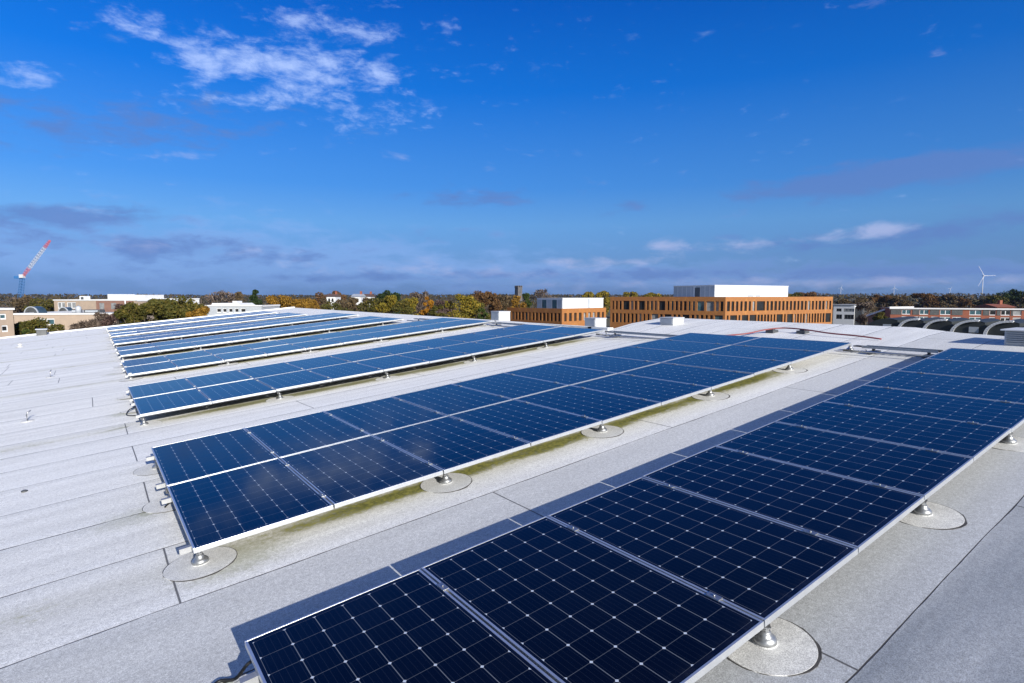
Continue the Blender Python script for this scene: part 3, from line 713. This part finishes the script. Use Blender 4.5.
# red-brick terrace far right
d0, d1 = 116, 106
t = thing('brick_terrace', 'long red-brick terrace with white fascia and white windows behind the dark vaults', 'building', pt(960, 110))
pl, pr = pt(890, d0), pt(1062, d1); ln = (pr-pl).length; sc = ln/172
def span(u0, u1, k): return ((u0-890)*sc, (u1-890)*sc, k)
up = [span(902.5,912,'glassb'), span(914,921,'glass'), span(921.5,931,'glassb'), span(934,941,'glass'), span(943,954,'glassb'), span(956,965,'glass'), span(973,985,'glassb'), span(993,999,'glass'), span(1004,1013,'glass'), span(1016,1024,'blind'), span(1032,1044,'glass'), span(1048,1058,'blind')]
zt = zat(309.5, 111); z2 = zat(314.6, 111)
o0, e, n, ln = facade(t, pl, pr, GZ, zt, [(zat(324, 111), zat(317.0, 111), up), (zat(315.1, 111), zat(310.0, 111), up)], M['rbrick'], frame='white')
b = MB(); b.obox(o0, e, n, -.2, ln+.3, -.28, .05, zt, zat(308.2, 111)); b.build('roof_fascia', M['white'], t)
b = MB(); b.obox(o0, e, n, -.2, ln+.3, .052, 8.6, zt, zat(308.6, 111)); b.build('roof', M['tile'], t)
for (u0, u1) in ((890.5, 902), (914, 921), (932.5, 942), (955, 966), (986.5, 992.5), (1000, 1003.5), (1014, 1016)):
    b = MB(); a0, a1, _ = span(u0, u1, 0); b.obox(o0, e, n, a0, a1, -.05, -.002, zat(315.2, 111), zat(309.6, 111)); b.build('cladding_panel', M['dgrey'], t)
b = MB(); b.obox(o0, e, n, .02, ln-.02, .40, 8.4, GZ, zt-.02); b.build('core', M['rbrick'], t)
# sloping wing on the terrace's left
t = thing('sloping_wing', 'dark wing with a sloping white verge at the left end of the brick terrace', 'building', pt(880, 122))
q1, q2 = pt(868, 124), pt(889.6, 119.5); e = (q2-q1); ln = e.length; e.normalize(); n = Vector((-e.y, e.x, 0)); o0 = q1 - t.location; o0.z = -GZ
b = MB()
zl, zr = zat(316.5, 122), zat(308.2, 122); i = len(b.v)
A0, A1 = o0, o0+e*ln
prof = [(A0, GZ), (A1, GZ), (A1, zr), (A0, zl)]
fr = [p+Vector((0,0,z)) for p, z in prof]; bk = [p+n*7 for p in fr]
b.quad(*fr); b.quad(*bk[::-1])
for q in range(4): b.quad(fr[q], bk[q], bk[(q+1) % 4], fr[(q+1) % 4])
b.build('wall', M['pbrick'], t)
sl = (fr[2]-fr[3]); sn = sl.length; sl.normalize(); b = MB(); b.obox(fr[3]-sl*.3, sl, n, 0, sn+.4, -.15, 7.2, .01, .35, sl.cross(n).normalized() if sl.cross(n).z > 0 else n.cross(sl).normalized()); b.build('verge_board', M['white'], t)
b = MB(); b.obox(o0, e, n, ln*.55, ln*.92, -.06, -.004, zat(314, 122), zat(310.5, 122)); b.build('window', M['glass'], t)

# row of dark saw-tooth vaults
vg = thing('vaulted_hall', 'row of dark curved roof vaults with white arched edges in front of the brick terrace', 'building', pt(960, 58))
va, vb = pt(866, 62), pt(1076, 50); e = (vb-va); tot = e.length; e.normalize(); n = Vector((-e.y, e.x, 0)); o0 = va - vg.location; o0.z = -GZ
starts = [866, 904, 932.5, 962.5, 996, 1028]; zb = zat(334, 56); rise = zat(320.2, 56)-zb
for q, u0 in enumerate(starts):
    a0 = (u0-866)/210*tot; a1 = ((starts[q+1] if q+1 < len(starts) else 1066)-866)/210*tot + .25
    W_ = a1-a0; arc = []
    for s in range(15):
        th = math.pi - s/14*math.pi*.66
        arc.append((a0 + W_*.62*(1+math.cos(th)), zb + rise*math.sin(th)))
    arc = [(min(a, a1), z) for a, z in arc]
    b = MB()
    for s in range(14):
        (aa, za), (ab, zb_) = arc[s], arc[s+1]
        for off0, off1, m_ in ((0, 9, 0),):
            b.quad(o0+e*aa+n*off0+Vector((0,0,za)), o0+e*ab+n*off0+Vector((0,0,zb_)), o0+e*ab+n*off1+Vector((0,0,zb_)), o0+e*aa+n*off1+Vector((0,0,za)))
    fr = [o0+e*a_+n*.02+Vector((0,0,z)) for a_, z in arc] + [o0+e*arc[-1][0]+n*.02+Vector((0,0,GZ)), o0+e*a0+n*.02+Vector((0,0,GZ))]
    b.quad(*fr); b.quad(o0+e*arc[-1][0]+n*.02+Vector((0,0,arc[-1][1])), o0+e*arc[-1][0]+n*9+Vector((0,0,arc[-1][1])), o0+e*arc[-1][0]+n*9+Vector((0,0,GZ)), o0+e*arc[-1][0]+n*.02+Vector((0,0,GZ)))
    v_ = b.build('vault', M['vault'], vg)
    if q:
        b = MB()
        for s in range(12):
            (aa, za), (ab, zb_) = arc[s], arc[s+1]
            dirv = (e*(ab-aa)+Vector((0,0,zb_-za))); l_ = dirv.length; dirv.normalize(); nn = n.cross(dirv); nn = nn if nn.z > 0 or nn.dot(e) < 0 else -nn
            tw = .20*(1-.55*s/12)
            b.obox(o0+e*aa+Vector((0,0,za)), dirv, n, -.02, l_+.02, -.16, .5, -tw, .07, nn)
        b.build('arched_edge', M['white'], v_)
    if q in (0, 3):
        b = MB(); mx = a0 + W_*.62; b.obox(o0, e, n, mx-.35, mx+.4, -.05, .0, zb+.2, zb+rise*.55); b.build('hatch', M['grey'], v_)

# left side: beige school blocks
def block(name, label, ul, ur, dl, dr, vt, rows, wall, frame, depth, roofm, cop=.18):
    pl, pr = pt(ul, dl), pt(ur, dr); dm = (dl+dr)/2
    t = thing(name, label, 'building', (pl+pr)/2)
    zt = zat(vt, dm)
    ln = (pr-pl).length; k = ln/(ur-ul)
    rr = [(zat(v1, dm), zat(v0, dm), [((a-ul)*k, (b_-ul)*k, kd) for (a, b_, kd) in ops]) for (v0, v1, ops) in rows]
    o0, e, n, ln = facade(t, pl, pr, GZ, zt, rr, wall, frame=frame)
    b = MB(); b.obox(o0, e, n, .02, ln-.02, .4, depth, GZ, zt-.15); b.build('core', wall, t)
    b = MB(); b.obox(o0, e, n, .1, ln-.1, .3, depth-.1, zt-.15, zt-.06); b.build('roof', roofm, t)
    b = MB(); b.obox(o0, e, n, -.1, ln+.1, -.1, .36, zt, zt+cop); b.obox(o0, e, n, -.1, .3, .36, depth, zt-.1, zt+cop); b.obox(o0, e, n, ln-.3, ln+.1, .36, depth, zt-.1, zt+cop); b.build('coping', M['white'], t)
    return t, o0, e, n, ln, zt
block('beige_annex', 'beige brick flat-roofed annex cut by the left edge of the photo', -30, 13.5, 50, 53, 310.2, [(325.5, 332.5, [(-8, -1, 'glassb'), (0.5, 7, 'glass')]), (313.8, 319.8, [(-10, -2, 'glassb'), (-0.5, 6, 'glassb')])], M['cbrick'], 'white', 7, M['wflat'])
t, o0, e, n, ln, zt = block('beige_school', 'long low beige brick block with a white roof edge beside the green trees', 14, 118, 62, 64, 314.6, [(318.2, 325, [(37, 44.5, 'glassb'), (45.5, 53.5, 'glassb')]), ], M['cbrick'], 'white', 14, M['flat'])
b = MB(); b.obox(o0, e, n, ln*.83, ln*.88, -.10, -.004, zat(333, 63), zat(321, 63)); b.build('door', M['dgrey'], t)
b = MB(); b.obox(o0, e, n, ln*.815, ln*.83, -.12, -.004, zat(333, 63), zat(320, 63)); b.obox(o0, e, n, ln*.88, ln*.895, -.12, -.004, zat(333, 63), zat(320, 63)); b.obox(o0, e, n, ln*.83, ln*.88, -.12, -.004, zat(321, 63), zat(320, 63)); b.build('door_frame', M['white'], t)
def skylight(u, d, rad, zb, ln_, label):
    p = pt(u, d, zb); t = thing('barrel_rooflight', label, 'rooflight', p, 'rounded rooflights on the beige school')
    e = Vector((rgt.x, rgt.y, 0)); n = Vector((fwd.x, fwd.y, 0)).normalized()
    b = MB(); arc = [(rad*math.cos(math.pi*s/14), rad*math.sin(math.pi*s/14)*1.12) for s in range(15)][::-1]
    for s in range(14):
        (a0, z0), (a1, z1) = arc[s], arc[s+1]
        b.quad(e*a0+Vector((0,0,z0)), e*a1+Vector((0,0,z1)), e*a1+n*ln_+Vector((0,0,z1)), e*a0+n*ln_+Vector((0,0,z0)))
    b.build('glazing', M['skyglass'], t)
    b = MB(); b.quad(*[e*a+n*.03+Vector((0,0,z)) for a, z in arc]); b.build('end_panel', M['dgrey'], t)
    b = MB()
    for s in range(14):
        (a0, z0), (a1, z1) = arc[s], arc[s+1]; dv = (e*(a1-a0)+Vector((0,0,z1-z0))); l_ = dv.length; dv.normalize(); b.obox(e*a0+Vector((0,0,z0)), dv, n, 0, l_, -.04, .08, -.03, .06, e.cross(n) if False else dv.cross(n)*-1)
    b.build('rim', M['blue'] if False else M['grey'], t)
skylight(31.5, 65, .80, zt-.06, 1.3, 'larger dark rounded rooflight at the left on the beige school roof')
skylight(63.5, 72, .62, zt-.06, 1.0, 'smaller dark rounded rooflight further right on the beige school roof')
for (u0, u1, v0, d, nm, lab) in ((72, 77, 309.3, 71, 'roof_plant', 'low dark plant box on the beige school roof'), (84, 100, 309.6, 72, 'roof_plant', 'long dark plant deck on the beige school roof')):
    p = pt((u0+u1)/2, d, zt-.06); t2 = thing(nm, lab, 'plant', p); hw = (u1-u0)/2/F_PX*d
    b = MB(); b.obox(Vector((0,0,0)), rgt, Vector((fwd.x, fwd.y, 0)).normalized(), -hw, hw, 0, 1.0, 0, zat(v0, d)-p.z); b.build('casing', M['dgrey'], t2, .03)
    b = MB(); b.obox(Vector((0,0,0)), rgt, Vector((fwd.x, fwd.y, 0)).normalized(), -hw*.8, hw*.8, -.05, -.004, .08, (zat(v0, d)-p.z)*.8); b.build('grille', M['grey'], t2)
p = pt(79, 70, zt-.06); t2 = thing('roof_tank', 'grey upright roof tank on the beige school', 'tank', p)
b = MB(); b.lathe([(.3, 0), (.3, .75), (.12, .9)], seg=16); b.build('shell', M['grey'], t2); b = MB(); b.lathe([(.06, .9), (.06, 1.02)], seg=8); b.build('cap', M['steel'], t2)
t, o0, e, n, ln, zt = block('brick_school', 'two-tone brick school block behind with white rooftop rooms', 55, 136, 98, 96, 300.6,
    [(302.2, 308.6, [(58.5, 66, 'blind'), (68, 77, 'blind')]), ], M['cbrick'], 'white', 12, M['flat'])
b = MB(); b.obox(o0, e, n, ln*.53, ln*.98, -.12, -.004, zat(313, 97), zat(300.8, 97)); b.build('plum_brick_panel', M['pbrick'], t)
for (u0, u1) in ((101.5, 106), (113, 118)):
    b = MB(); b.obox(o0, e, n, (u0-55)/81*ln, (u1-55)/81*ln, -.17, -.124, zat(309, 97), zat(303, 97)); b.build('window', M['blind'], t)
for (u0, u1, v0) in ((97, 104, 294.2), (104, 120, 296.4), (118, 134.5, 294.8)):
    b = MB(); b.obox(o0, e, n, (u0-55)/81*ln, (u1-55)/81*ln, 2.5 if u0 != 104 else 2.0, 7, zt-.1, zat(v0, 100)); b.build('rooftop_room', M['white'], t)
b = MB(); b.obox(o0, e, n, (78.5-55)/81*ln, (83.8-55)/81*ln, .5, 1.6, zt-.1, zat(296, 98)); ch = b.build('chimney', M['white'], t)
b = MB(); b.obox(o0, e, n, (80-55)/81*ln, (82.6-55)/81*ln, .45, .498, zat(299.4, 98), zat(297, 98)); b.build('vent', M['dgrey'], ch)
block('white_school', 'long white low building behind the big olive trees at left', 134, 166, 130, 128, 299.2, [(300.4, 302, [(137, 145, 'glass'), (148, 160, 'glass')])], M['white'], 'white', 10, M['wflat'])
t, o0, e, n, ln, zt = block('white_roof_school', 'low building with a broad white roof behind the farthest panels', 206, 262, 90, 90, 306.2, [(308.0, 312.6, [(217, 221.5, 'glass'), (223, 227, 'glass'), (229, 233, 'glass'), (235, 239, 'glass'), (241, 246, 'glass')])], M['grey'], 'white', 7, M['wflat'])
b = MB(); q0 = o0
pr_ = [(q0+e*(ln*.02), zt-.1), (q0+e*(ln*.60), zt-.1), (q0+e*(ln*.50), zat(302.8, 96)), (q0+e*(ln*.05), zat(302.8, 96))]
fr = [p+n*1.2+Vector((0,0,z)) for p, z in pr_]; bk = [p+n*6.5+Vector((0,0,z)) for p, z in pr_]
b.quad(*fr); b.quad(*bk[::-1])
for q in range(4): b.quad(fr[q], bk[q], bk[(q+1) % 4], fr[(q+1) % 4])
b.build('raised_roof', M['wflat'], t)
b = MB(); b.obox(o0, e, n, ln*.32, ln*.39, 3, 5, zat(302.9, 96), zat(300.8, 96)); b.build('rooftop_room', M['white'], t)

def cottage(u0, u1, v0, v1, d, label, wallm='white', roofm='tile'):
    p = pt((u0+u1)/2, d); hw = (u1-u0)/2/F_PX*d; t = thing('gabled_house', label, 'house', p, 'white houses among the far trees')
    e = rgt; n = Vector((fwd.x, fwd.y, 0)).normalized(); ze, zr = zat(v0+1.0, d), zat(v0-1.5, d); q = Vector((0,0,-GZ))
    b = MB(); b.obox(q, e, n, -hw, hw, 0, 7, GZ, ze); b.build('wall', M[wallm], t)
    b = MB(); A = [q+e*s*(hw+.3)+n*yy+Vector((0,0,z)) for s in (-1, 1) for yy, z in ((-.4, ze-.1), (3.5, zr), (7.4, ze-.1))]
    b.quad(A[0], A[3], A[4], A[1]); b.quad(A[1], A[4], A[5], A[2]); b.quad(A[0], A[1], A[2]); b.quad(A[3], A[5], A[4]); b.quad(A[0], A[2], A[5], A[3]); ro = b.build('roof', M[roofm], t)
    b = MB(); b.obox(q, e, n, hw*.4, hw*.4+.7, 3, 3.8, zr-.8, zr+1.0); b.build('chimney', M['rbrick'], ro)
    for f in (-.6, .15):
        b = MB(); b.obox(q, e, n, hw*f, hw*f+hw*.4, -.06, -.004, ze-2.2, ze-.8); b.build('window', M['glass'], t)
cottage(327, 336, 295.4, 299, 230, 'white gabled house among trees left of the pair', 'white', 'tile')
cottage(352, 361, 295.4, 299, 215, 'white gabled house with pale roof, left of two side by side', 'white', 'grey')
cottage(363, 371, 295.4, 299, 240, 'white gabled house with dark roof, right of two side by side')
cottage(996, 1014, 305.6, 309, 150, 'house with a red roof showing above the brick terrace', 'rbrick', 'rbrick')

# church tower
p = pt(518.5, 380); t = thing('church_tower', 'dark square church tower standing above the trees left of centre', 'tower', p)
hw = 1.75; zt = zat(286.6, 380)-GZ
b = MB(); b.box(-hw, hw, -hw, hw, 0, zt-.8); b.build('shaft', M['stone'], t)
b = MB()
b.box(-hw-.15, hw+.15, -hw-.15, hw+.15, zt-.8, zt-.4)
for sx in (-1, 0, 1):
    for sy in (-1, 0, 1):
        if sx or sy: b.box(sx*1.5-.36, sx*1.5+.36, sy*1.5-.36, sy*1.5+.36, zt-.4, zt+.6)
b.build('battlement', M['stone'], t)
for a in range(4):
    b = MB(); b.box(-.45, .45, -hw-.08, -hw-.01, zt-4.2, zt-1.8); o = b.build('belfry_opening', M['dgrey'], t); o.rotation_euler = (0, 0, a*math.pi/2)

# mobile crane on the left horizon
D = 320; pb_, pk, ptip = at(17.5, 296, D), at(22.5, 276.8, D), at(50, 240.5, D)
t = thing('tower_crane', 'tall crane with blue mast and red and white jib on the left horizon', 'crane', (pb_.x, pb_.y, GZ))
def lattice(b, p0, p1, w0, w1, seg, r):
    p0, p1 = Vector(p0), Vector(p1); ax = (p1-p0).normalized(); s1 = ax.cross(Vector((0.1,0.2,1)) if abs(ax.z) < .95 else rgt).normalized(); s2 = ax.cross(s1)
    prev = None
    for k in range(seg+1):
        f = k/seg; c = p0.lerp(p1, f); w_ = w0+(w1-w0)*f
        cs = [c+s1*w_*a+s2*w_*b_ for a, b_ in ((-1,-1),(1,-1),(1,1),(-1,1))]
        if prev:
            for q in range(4):
                b.tube([prev[q], cs[q]], r, 4); b.tube([prev[q], cs[(q+1) % 4]], r*.7, 4)
        for q in range(4): b.tube([cs[q], cs[(q+1) % 4]], r*.7, 4)
        prev = cs
o_ = Vector((pb_.x, pb_.y, GZ))
b = MB(); lattice(b, Vector((0,0,0)), pk-o_, .95, .75, 14, .10); b.build('mast', M['blue'], t)
j = [pk.lerp(ptip, f) for f in (0, .24, .80, 1.0)]
b = MB(); lattice(b, j[0]-o_, j[1]-o_, .45, .6, 4, .09); b.build('jib_foot', M['cred'], t)
b = MB(); lattice(b, j[1]-o_, j[2]-o_, .6, .55, 9, .095); b.build('jib', M['cwhite'], t)
b = MB(); lattice(b, j[2]-o_, j[3]-o_, .55, .35, 4, .09); b.build('jib_head', M['cred'], t)
c = pk-o_; b = MB(); b.obox(c, rgt, Vector((fwd.x, fwd.y, 0)), -1.2, .9, -1, 1, -.6, 1.3); b.build('cab', M['cwhite'], t)
b = MB(); b.obox(c, rgt, Vector((fwd.x, fwd.y, 0)), -4.0, -1.2, -1, 1, -1.0, .4); b.build('counterweight', M['blue'], t)

# wind turbines
def turbine(u, vb, vh, bl, ang, d, label):
    p = pt(u, d); t = thing('wind_turbine', label, 'wind turbine', p, 'wind turbines on the horizon')
    hz = zat(vh, d)-GZ; r0 = d/F_PX*(.5 if d < 2000 else .3)
    b = MB(); b.tube([(0,0,0), (0,0,hz)], r0, 10, r0*.55); b.build('tower', M['cwhite'], t)
    n = Vector((fwd.x, fwd.y, 0)).normalized(); b = MB(); b.obox(Vector((0,0,hz)), rgt, n, -r0*.8, r0*.8, -r0*2, r0*2.5, -r0*.7, r0*.7); b.build('nacelle', M['cwhite'], t)
    bl_ = bl/F_PX*d
    for k in range(3):
        a = R_(ang+120*k); dv = rgt*math.sin(a)+Vector((0,0,math.cos(a))); sv = dv.cross(n)
        b = MB(); c = Vector((0,0,hz))-n*r0*2.4
        b.obox(c, dv, sv, 0, bl_*.3, -r0*.34, r0*.5, -r0*.16, r0*.16, n); b.obox(c, dv, sv, bl_*.3, bl_*.98, -r0*.22, r0*.3, -r0*.12, r0*.12, n); b.build('blade', M['cwhite'], t)
turbine(980.5, 297, 276, 11.5, -32, 1500, 'tallest white wind turbine, farthest right on the horizon')
turbine(892.5, 297, 288, 3.5, 0, 2600, 'tiny white wind turbine right of the large office block')
turbine(839.5, 297, 288.0, 3.2, 20, 2900, 'tiny white wind turbine just above the right end of the large office block')
turbine(948, 297, 289.0, 3.0, 45, 3200, 'faint tiny wind turbine left of the tallest one')

# lamp post by the school
p = pt(126, 61); t = thing('white_pole', 'slim white pole standing before the plum brick wall at left', 'pole', p)
b = MB(); b.tube([(0,0,0), (0,0,zat(297.5, 61)-GZ)], .09, 8, .06); b.build('shaft', M['white'], t)
b = MB(); b.obox(Vector((0,0,zat(297.5, 61)-GZ)), rgt, Vector((fwd.x, fwd.y, 0)), -.05, .55, -.08, .08, -.02, .10); b.build('lamp_head', M['white'], t)

# ------------------------------------------------------------------ trees
def leaf_mesh(name, pts, nrm_bias, size, rng, m, parent, elong=1.0):
    n = len(pts); a = rng.normal(size=(n,3)); a /= np.linalg.norm(a, axis=1)[:,None]
    c = rng.normal(size=(n,3)); b = np.cross(a, c); b /= np.linalg.norm(b, axis=1)[:,None]
    s = size*rng.uniform(.55, 1.35, size=(n,1)); a = a*s*elong; b = b*s*.62
    v = np.stack([pts-a*.5-b*.15, pts+b*.5-a*.08, pts+a*.55, pts-b*.5+a*.06], axis=1).reshape(-1, 3)
    me = bpy.data.meshes.new(name); me.vertices.add(n*4); me.vertices.foreach_set('co', v.astype(np.float32).ravel())
    me.loops.add(n*4); me.loops.foreach_set('vertex_index', np.arange(n*4, dtype=np.int32)); me.polygons.add(n)
    me.polygons.foreach_set('loop_start', np.arange(0, n*4, 4, dtype=np.int32)); me.materials.append(m); me.update(); me.validate()
    o = bpy.data.objects.new(name, me); COL.objects.link(o)
    if parent is not None: o.parent = parent
    return o
def tree(u, vt, wpx, d, kind, label, seed, base_v=None, shape='round', dens=1.0, cat='tree'):
    rng = np.random.default_rng(seed); p = pt(u, d); top = zat(vt, d)-GZ; R = wpx/2/F_PX*d*1.22
    hb = max(1.2, top-max(2.2*R, .62*top)) if shape != 'tall' else 1.2
    t = thing('bare_tree' if kind in ('bare', 'plum') else 'tree', label, cat, p, 'trees around the building')
    b = MB(); rr = random.Random(seed); tr = max(.09, top*.018)
    spine = [Vector((rr.uniform(-.15,.15)*k, rr.uniform(-.15,.15)*k, top*.8*k/4)) for k in range(5)]; b.tube(spine, tr, 8, tr*.3)
    K = int(18 + 10*rr.random()); H = (top-hb)/2; cz = hb+H; cs = []; rs = []
    for k in range(K):
        th = rr.uniform(0, 6.283); f = math.sqrt(rr.random())*.82; zz = rr.uniform(-.85, .86)
        wq = math.sqrt(max(.05, 1-zz*zz)) if shape == 'round' else max(.12, (1-zz)*.55) if shape == 'cone' else .75
        c = Vector((R*f*wq*math.cos(th), R*f*wq*math.sin(th), cz+H*zz)); cs.append(c); rs.append(rr.uniform(.22, .42)*min(R, H)*(.7+.3*wq))
        st = spine[2] if k % 2 else spine[3]
        b.tube([st.lerp(spine[1], rr.random()*.7), st.lerp(c, .55)+Vector((0,0,.2)), c], tr*.28, 5, tr*.07)
    b.build('trunk', M['bark'], t)
    bare = kind in ('bare', 'plum'); px = d/F_PX
    cnt = int(dens*(1300 if bare else 4600)); per = max(20, cnt//K); P_ = []
    for c, r in zip(cs, rs):
        q = rng.normal(size=(per,3)); q /= np.linalg.norm(q, axis=1)[:,None]
        q *= (r*rng.uniform(.35, 1.0 if rng.random() < .7 else 1.25, size=(per,1))**.6); q[:,2] *= .8
        P_.append(q+np.array(c))
    P_ = np.concatenate(P_); 
    if vt: P_[:,2] = np.minimum(P_[:,2], top*1.0+rng.uniform(-.4,.15,size=len(P_)))
    size = max(.22, px*1.5, R*.075)*(1.0 if not bare else .85)
    leaf_mesh('crown', P_, 0, size, rng, M['leaf_'+kind], t, 1.3 if not bare else 3.0)
TREES = [
 (10,297.5,30,150,'bare','bare greyish tree farthest left behind the beige annex'),
 (27,297.0,26,150,'brown','brown tree below the crane on the left horizon'),
 (46,298.5,28,140,'olive','olive tree right of the crane behind the rounded rooflights'),
 (33,316.5,40,57,'olive','olive bush in front of the low beige school windows'),
 (20,322,18,56,'green','small green bush beside the beige annex corner'),
 (84,320,22,58,'bare','bare shrub in front of the beige school wall'),
 (113,301,22,60.5,'plum','reddish bare tree next to the slim white pole'),
 (100,309,16,60,'bare','thin bare tree by the white-framed dark door'),
 (146,302,44,56,'olive','left of the large olive trees just behind the farthest panels'),
 (178,293.5,50,58,'olive','tallest broad olive tree just behind the farthest panels'),
 (132,306,26,55,'olive','leftmost low olive tree where the farthest panels begin'),
 (163,297,34,60,'olive','olive tree between the left and the tallest olive trees'),
 (190,300,30,57,'olive','olive tree just right of the tallest olive one'),
 (331,299,28,120,'olive','olive tree below the single white house'),
 (478,299,22,95,'olive','olive tree right of the big yellow-green tree'),
 (402,299,18,100,'olive','low olive tree between yellow and bright orange trees'),
 (437,300,16,96,'olive','low olive tree right of the bright orange tree'),
 (300,299,30,90,'gold','low golden tree in front of the golden group'),
 (199,304,26,55,'gold','lower golden-olive tree just left of the white-roofed building'),
 (218,290.5,36,190,'bare','bare brownish tree above the broad white roof'),
 (240,292,26,200,'brown','brown tree between the bare tree and the dark conifer'),
 (255.5,288.8,17,130,'dark','dark green pointed conifer above the broad white roof'),
 (272,295,26,100,'gold','golden tree directly right of the dark conifer'),
 (291,293.8,30,104,'gold','broad golden tree in the middle of the golden group'),
 (311,296.5,26,108,'gold','golden-brown tree at the right end of the golden group'),
 (331,298.2,30,200,'brown','brown tree hiding the lower walls of the single white house'),
 (361,298.2,40,190,'brown','broad brown tree hiding the lower walls of the paired white houses'),
 (331,291,30,300,'rust','dark russet tree above the single white house'),
 (346,298.4,26,130,'brown','brown tree below the white houses'),
 (363,298.6,28,126,'olive','olive tree below the pair of white houses'),
 (377,297,24,110,'olive','olive tree left of the yellow tree'),
 (392,289.2,26,150,'dark','dark round tree rising behind the yellow tree'),
 (388,293.4,22,105,'yellow','yellow tree in front of the dark round tree'),
 (410,297,20,108,'yellow','dull yellow tree left of the bright orange tree'),
 (420,291.5,20,190,'bare','bare tree left behind the bright orange tree'),
 (428.5,294.6,13,98,'orange','small bright orange tree'),
 (443,296.5,22,112,'plum','purplish bare tree right of the bright orange tree'),
 (461,293.2,36,88,'yellow','big yellow-green tree left of the first box vent'),
 (489,288.6,22,120,'rust','tall rust-red tree behind the first box vent'),
 (477,290.5,18,130,'rust','rust tree between the yellow-green tree and the tall rust tree'),
 (503,295,20,132,'brown','brown tree left of the church tower'),
 (516,296,20,138,'gold','golden-brown tree below the church tower'),
 (526,291,11,140,'green','slender green tree right of the church tower','tall'),
 (541,289.5,28,180,'bare','pale bare tree above the low white plant room'),
 (484,304,12,86,'green','low green bush left of the first box vent'),
 (586,291.8,18,260,'yellow','leftmost yellow tree above the white plant room'),
 (602,291.2,17,262,'yellow','yellow tree left of the large office, second of four'),
 (628,291.6,24,260,'yellow','yellow tree over the large office, third of four'),
 (651,291.2,18,258,'yellow','yellow tree over the large office, fourth of four'),
 (790,290.6,22,255,'olive','olive tree right behind the white rooftop plant room'),
 (806,291.6,24,258,'rust','russet tree right behind the white rooftop plant room'),
 (846,299.5,24,205,'brown','brown tree behind the white and grey house'),
 (866,302,18,150,'bare','bare tree between the white house and the sloping wing'),
 (862,297.5,22,240,'brown','brown tree at the left of the wood behind the terrace'),
 (882,293.5,26,260,'rust','russet tree below the second smallest turbine'),
 (900,295.5,24,250,'brown','brown tree at the left end above the brick terrace'),
 (922,293.2,30,255,'rust','russet tree above the left part of the brick terrace'),
 (945,293.6,24,260,'brown','brown tree above the middle of the brick terrace'),
 (962,297.5,22,240,'rust','low russet tree right of the middle of the brick terrace'),
 (981,298.5,22,245,'brown','brown tree below the tallest wind turbine'),
 (1009,289.6,34,250,'dark','large dark green tree near the right edge of the photo'),
 (993,295.5,20,240,'olive','olive tree between the tallest turbine and the large dark tree'),
 (1030,293.5,30,245,'brown','brown tree cut by the right edge of the photo'),
 (880,312,14,112,'olive','small olive tree in front of the sloping wing'),
]
for i, tr_ in enumerate(TREES):
    u, vt, wpx, d, kind, lab = tr_[:6]; shp = tr_[6] if len(tr_) > 6 else ('cone' if 'conifer' in lab else 'round')
    small = vt > 300
    tree(u, vt, wpx, d, kind, lab, 100+i, shape=shp, dens=(2.2 if d < 70 else 1.2) )
# far woodland: one uncountable mass out to the horizon
rng = np.random.default_rng(5); PT = []
for (d, n, h0, h1) in ((330, 20000, 5.5, 9.6), (480, 20000, 8, 11.4), (900, 14000, 9.5, 13.2), (1700, 10000, 11, 17)):
    a = rng.uniform(-1.25, 1.25, n); dd = d*rng.uniform(.92, 1.12, n); ca = np.sin(a*3+d)*.5+np.sin(a*11+d*.3)*.3+np.sin(a*37)*.2+np.sin(a*83+d)*.25
    hh = (h0+(h1-h0)*(.5+.5*np.clip(ca, -1, 1)))*np.sqrt(rng.uniform(.02, 1, n))
    x = CAM.x+dd*np.cos(YAW+a); y = CAM.y+dd*np.sin(YAW+a); PT.append((np.stack([x, y, GZ+hh], 1), d))
pts = np.concatenate([p for p, _ in PT])
n = len(pts); sz = np.concatenate([np.full(len(p), d*.0034) for p, d in PT])
o = leaf_mesh('far_woodland', pts, 0, 1.0, rng, M['leaf_wood'], None)
co = np.empty(n*12, np.float32); o.data.vertices.foreach_get('co', co); co = co.reshape(n, 4, 3); c = pts[:,None,:]; co = c+(co-c)*sz[:,None,None]
o.data.vertices.foreach_set('co', co.astype(np.float32).ravel()); o.data.update()
tag(o, 'dark autumn woodland and hedges running along the whole horizon', 'woodland', kind='stuff')

# ------------------------------------------------------------------ the air itself
hz = MB(); hz.box(-4600, 4600, -4600, 4600, GZ-1, 96)
hm = bpy.data.materials.new('thin_blue_haze'); hm.use_nodes = True; t_ = hm.node_tree; t_.nodes.clear()
ho = t_.nodes.new('ShaderNodeOutputMaterial'); hv = t_.nodes.new('ShaderNodeVolumePrincipled')
hv.inputs['Color'].default_value = (.62, .76, .95, 1); hv.inputs['Density'].default_value = .00011; hv.inputs['Anisotropy'].default_value = .55
t_.links.new(hv.outputs[0], ho.inputs['Volume'])
tag(hz.build('haze', hm), 'thin blue haze fading the far trees', 'haze', kind='stuff')
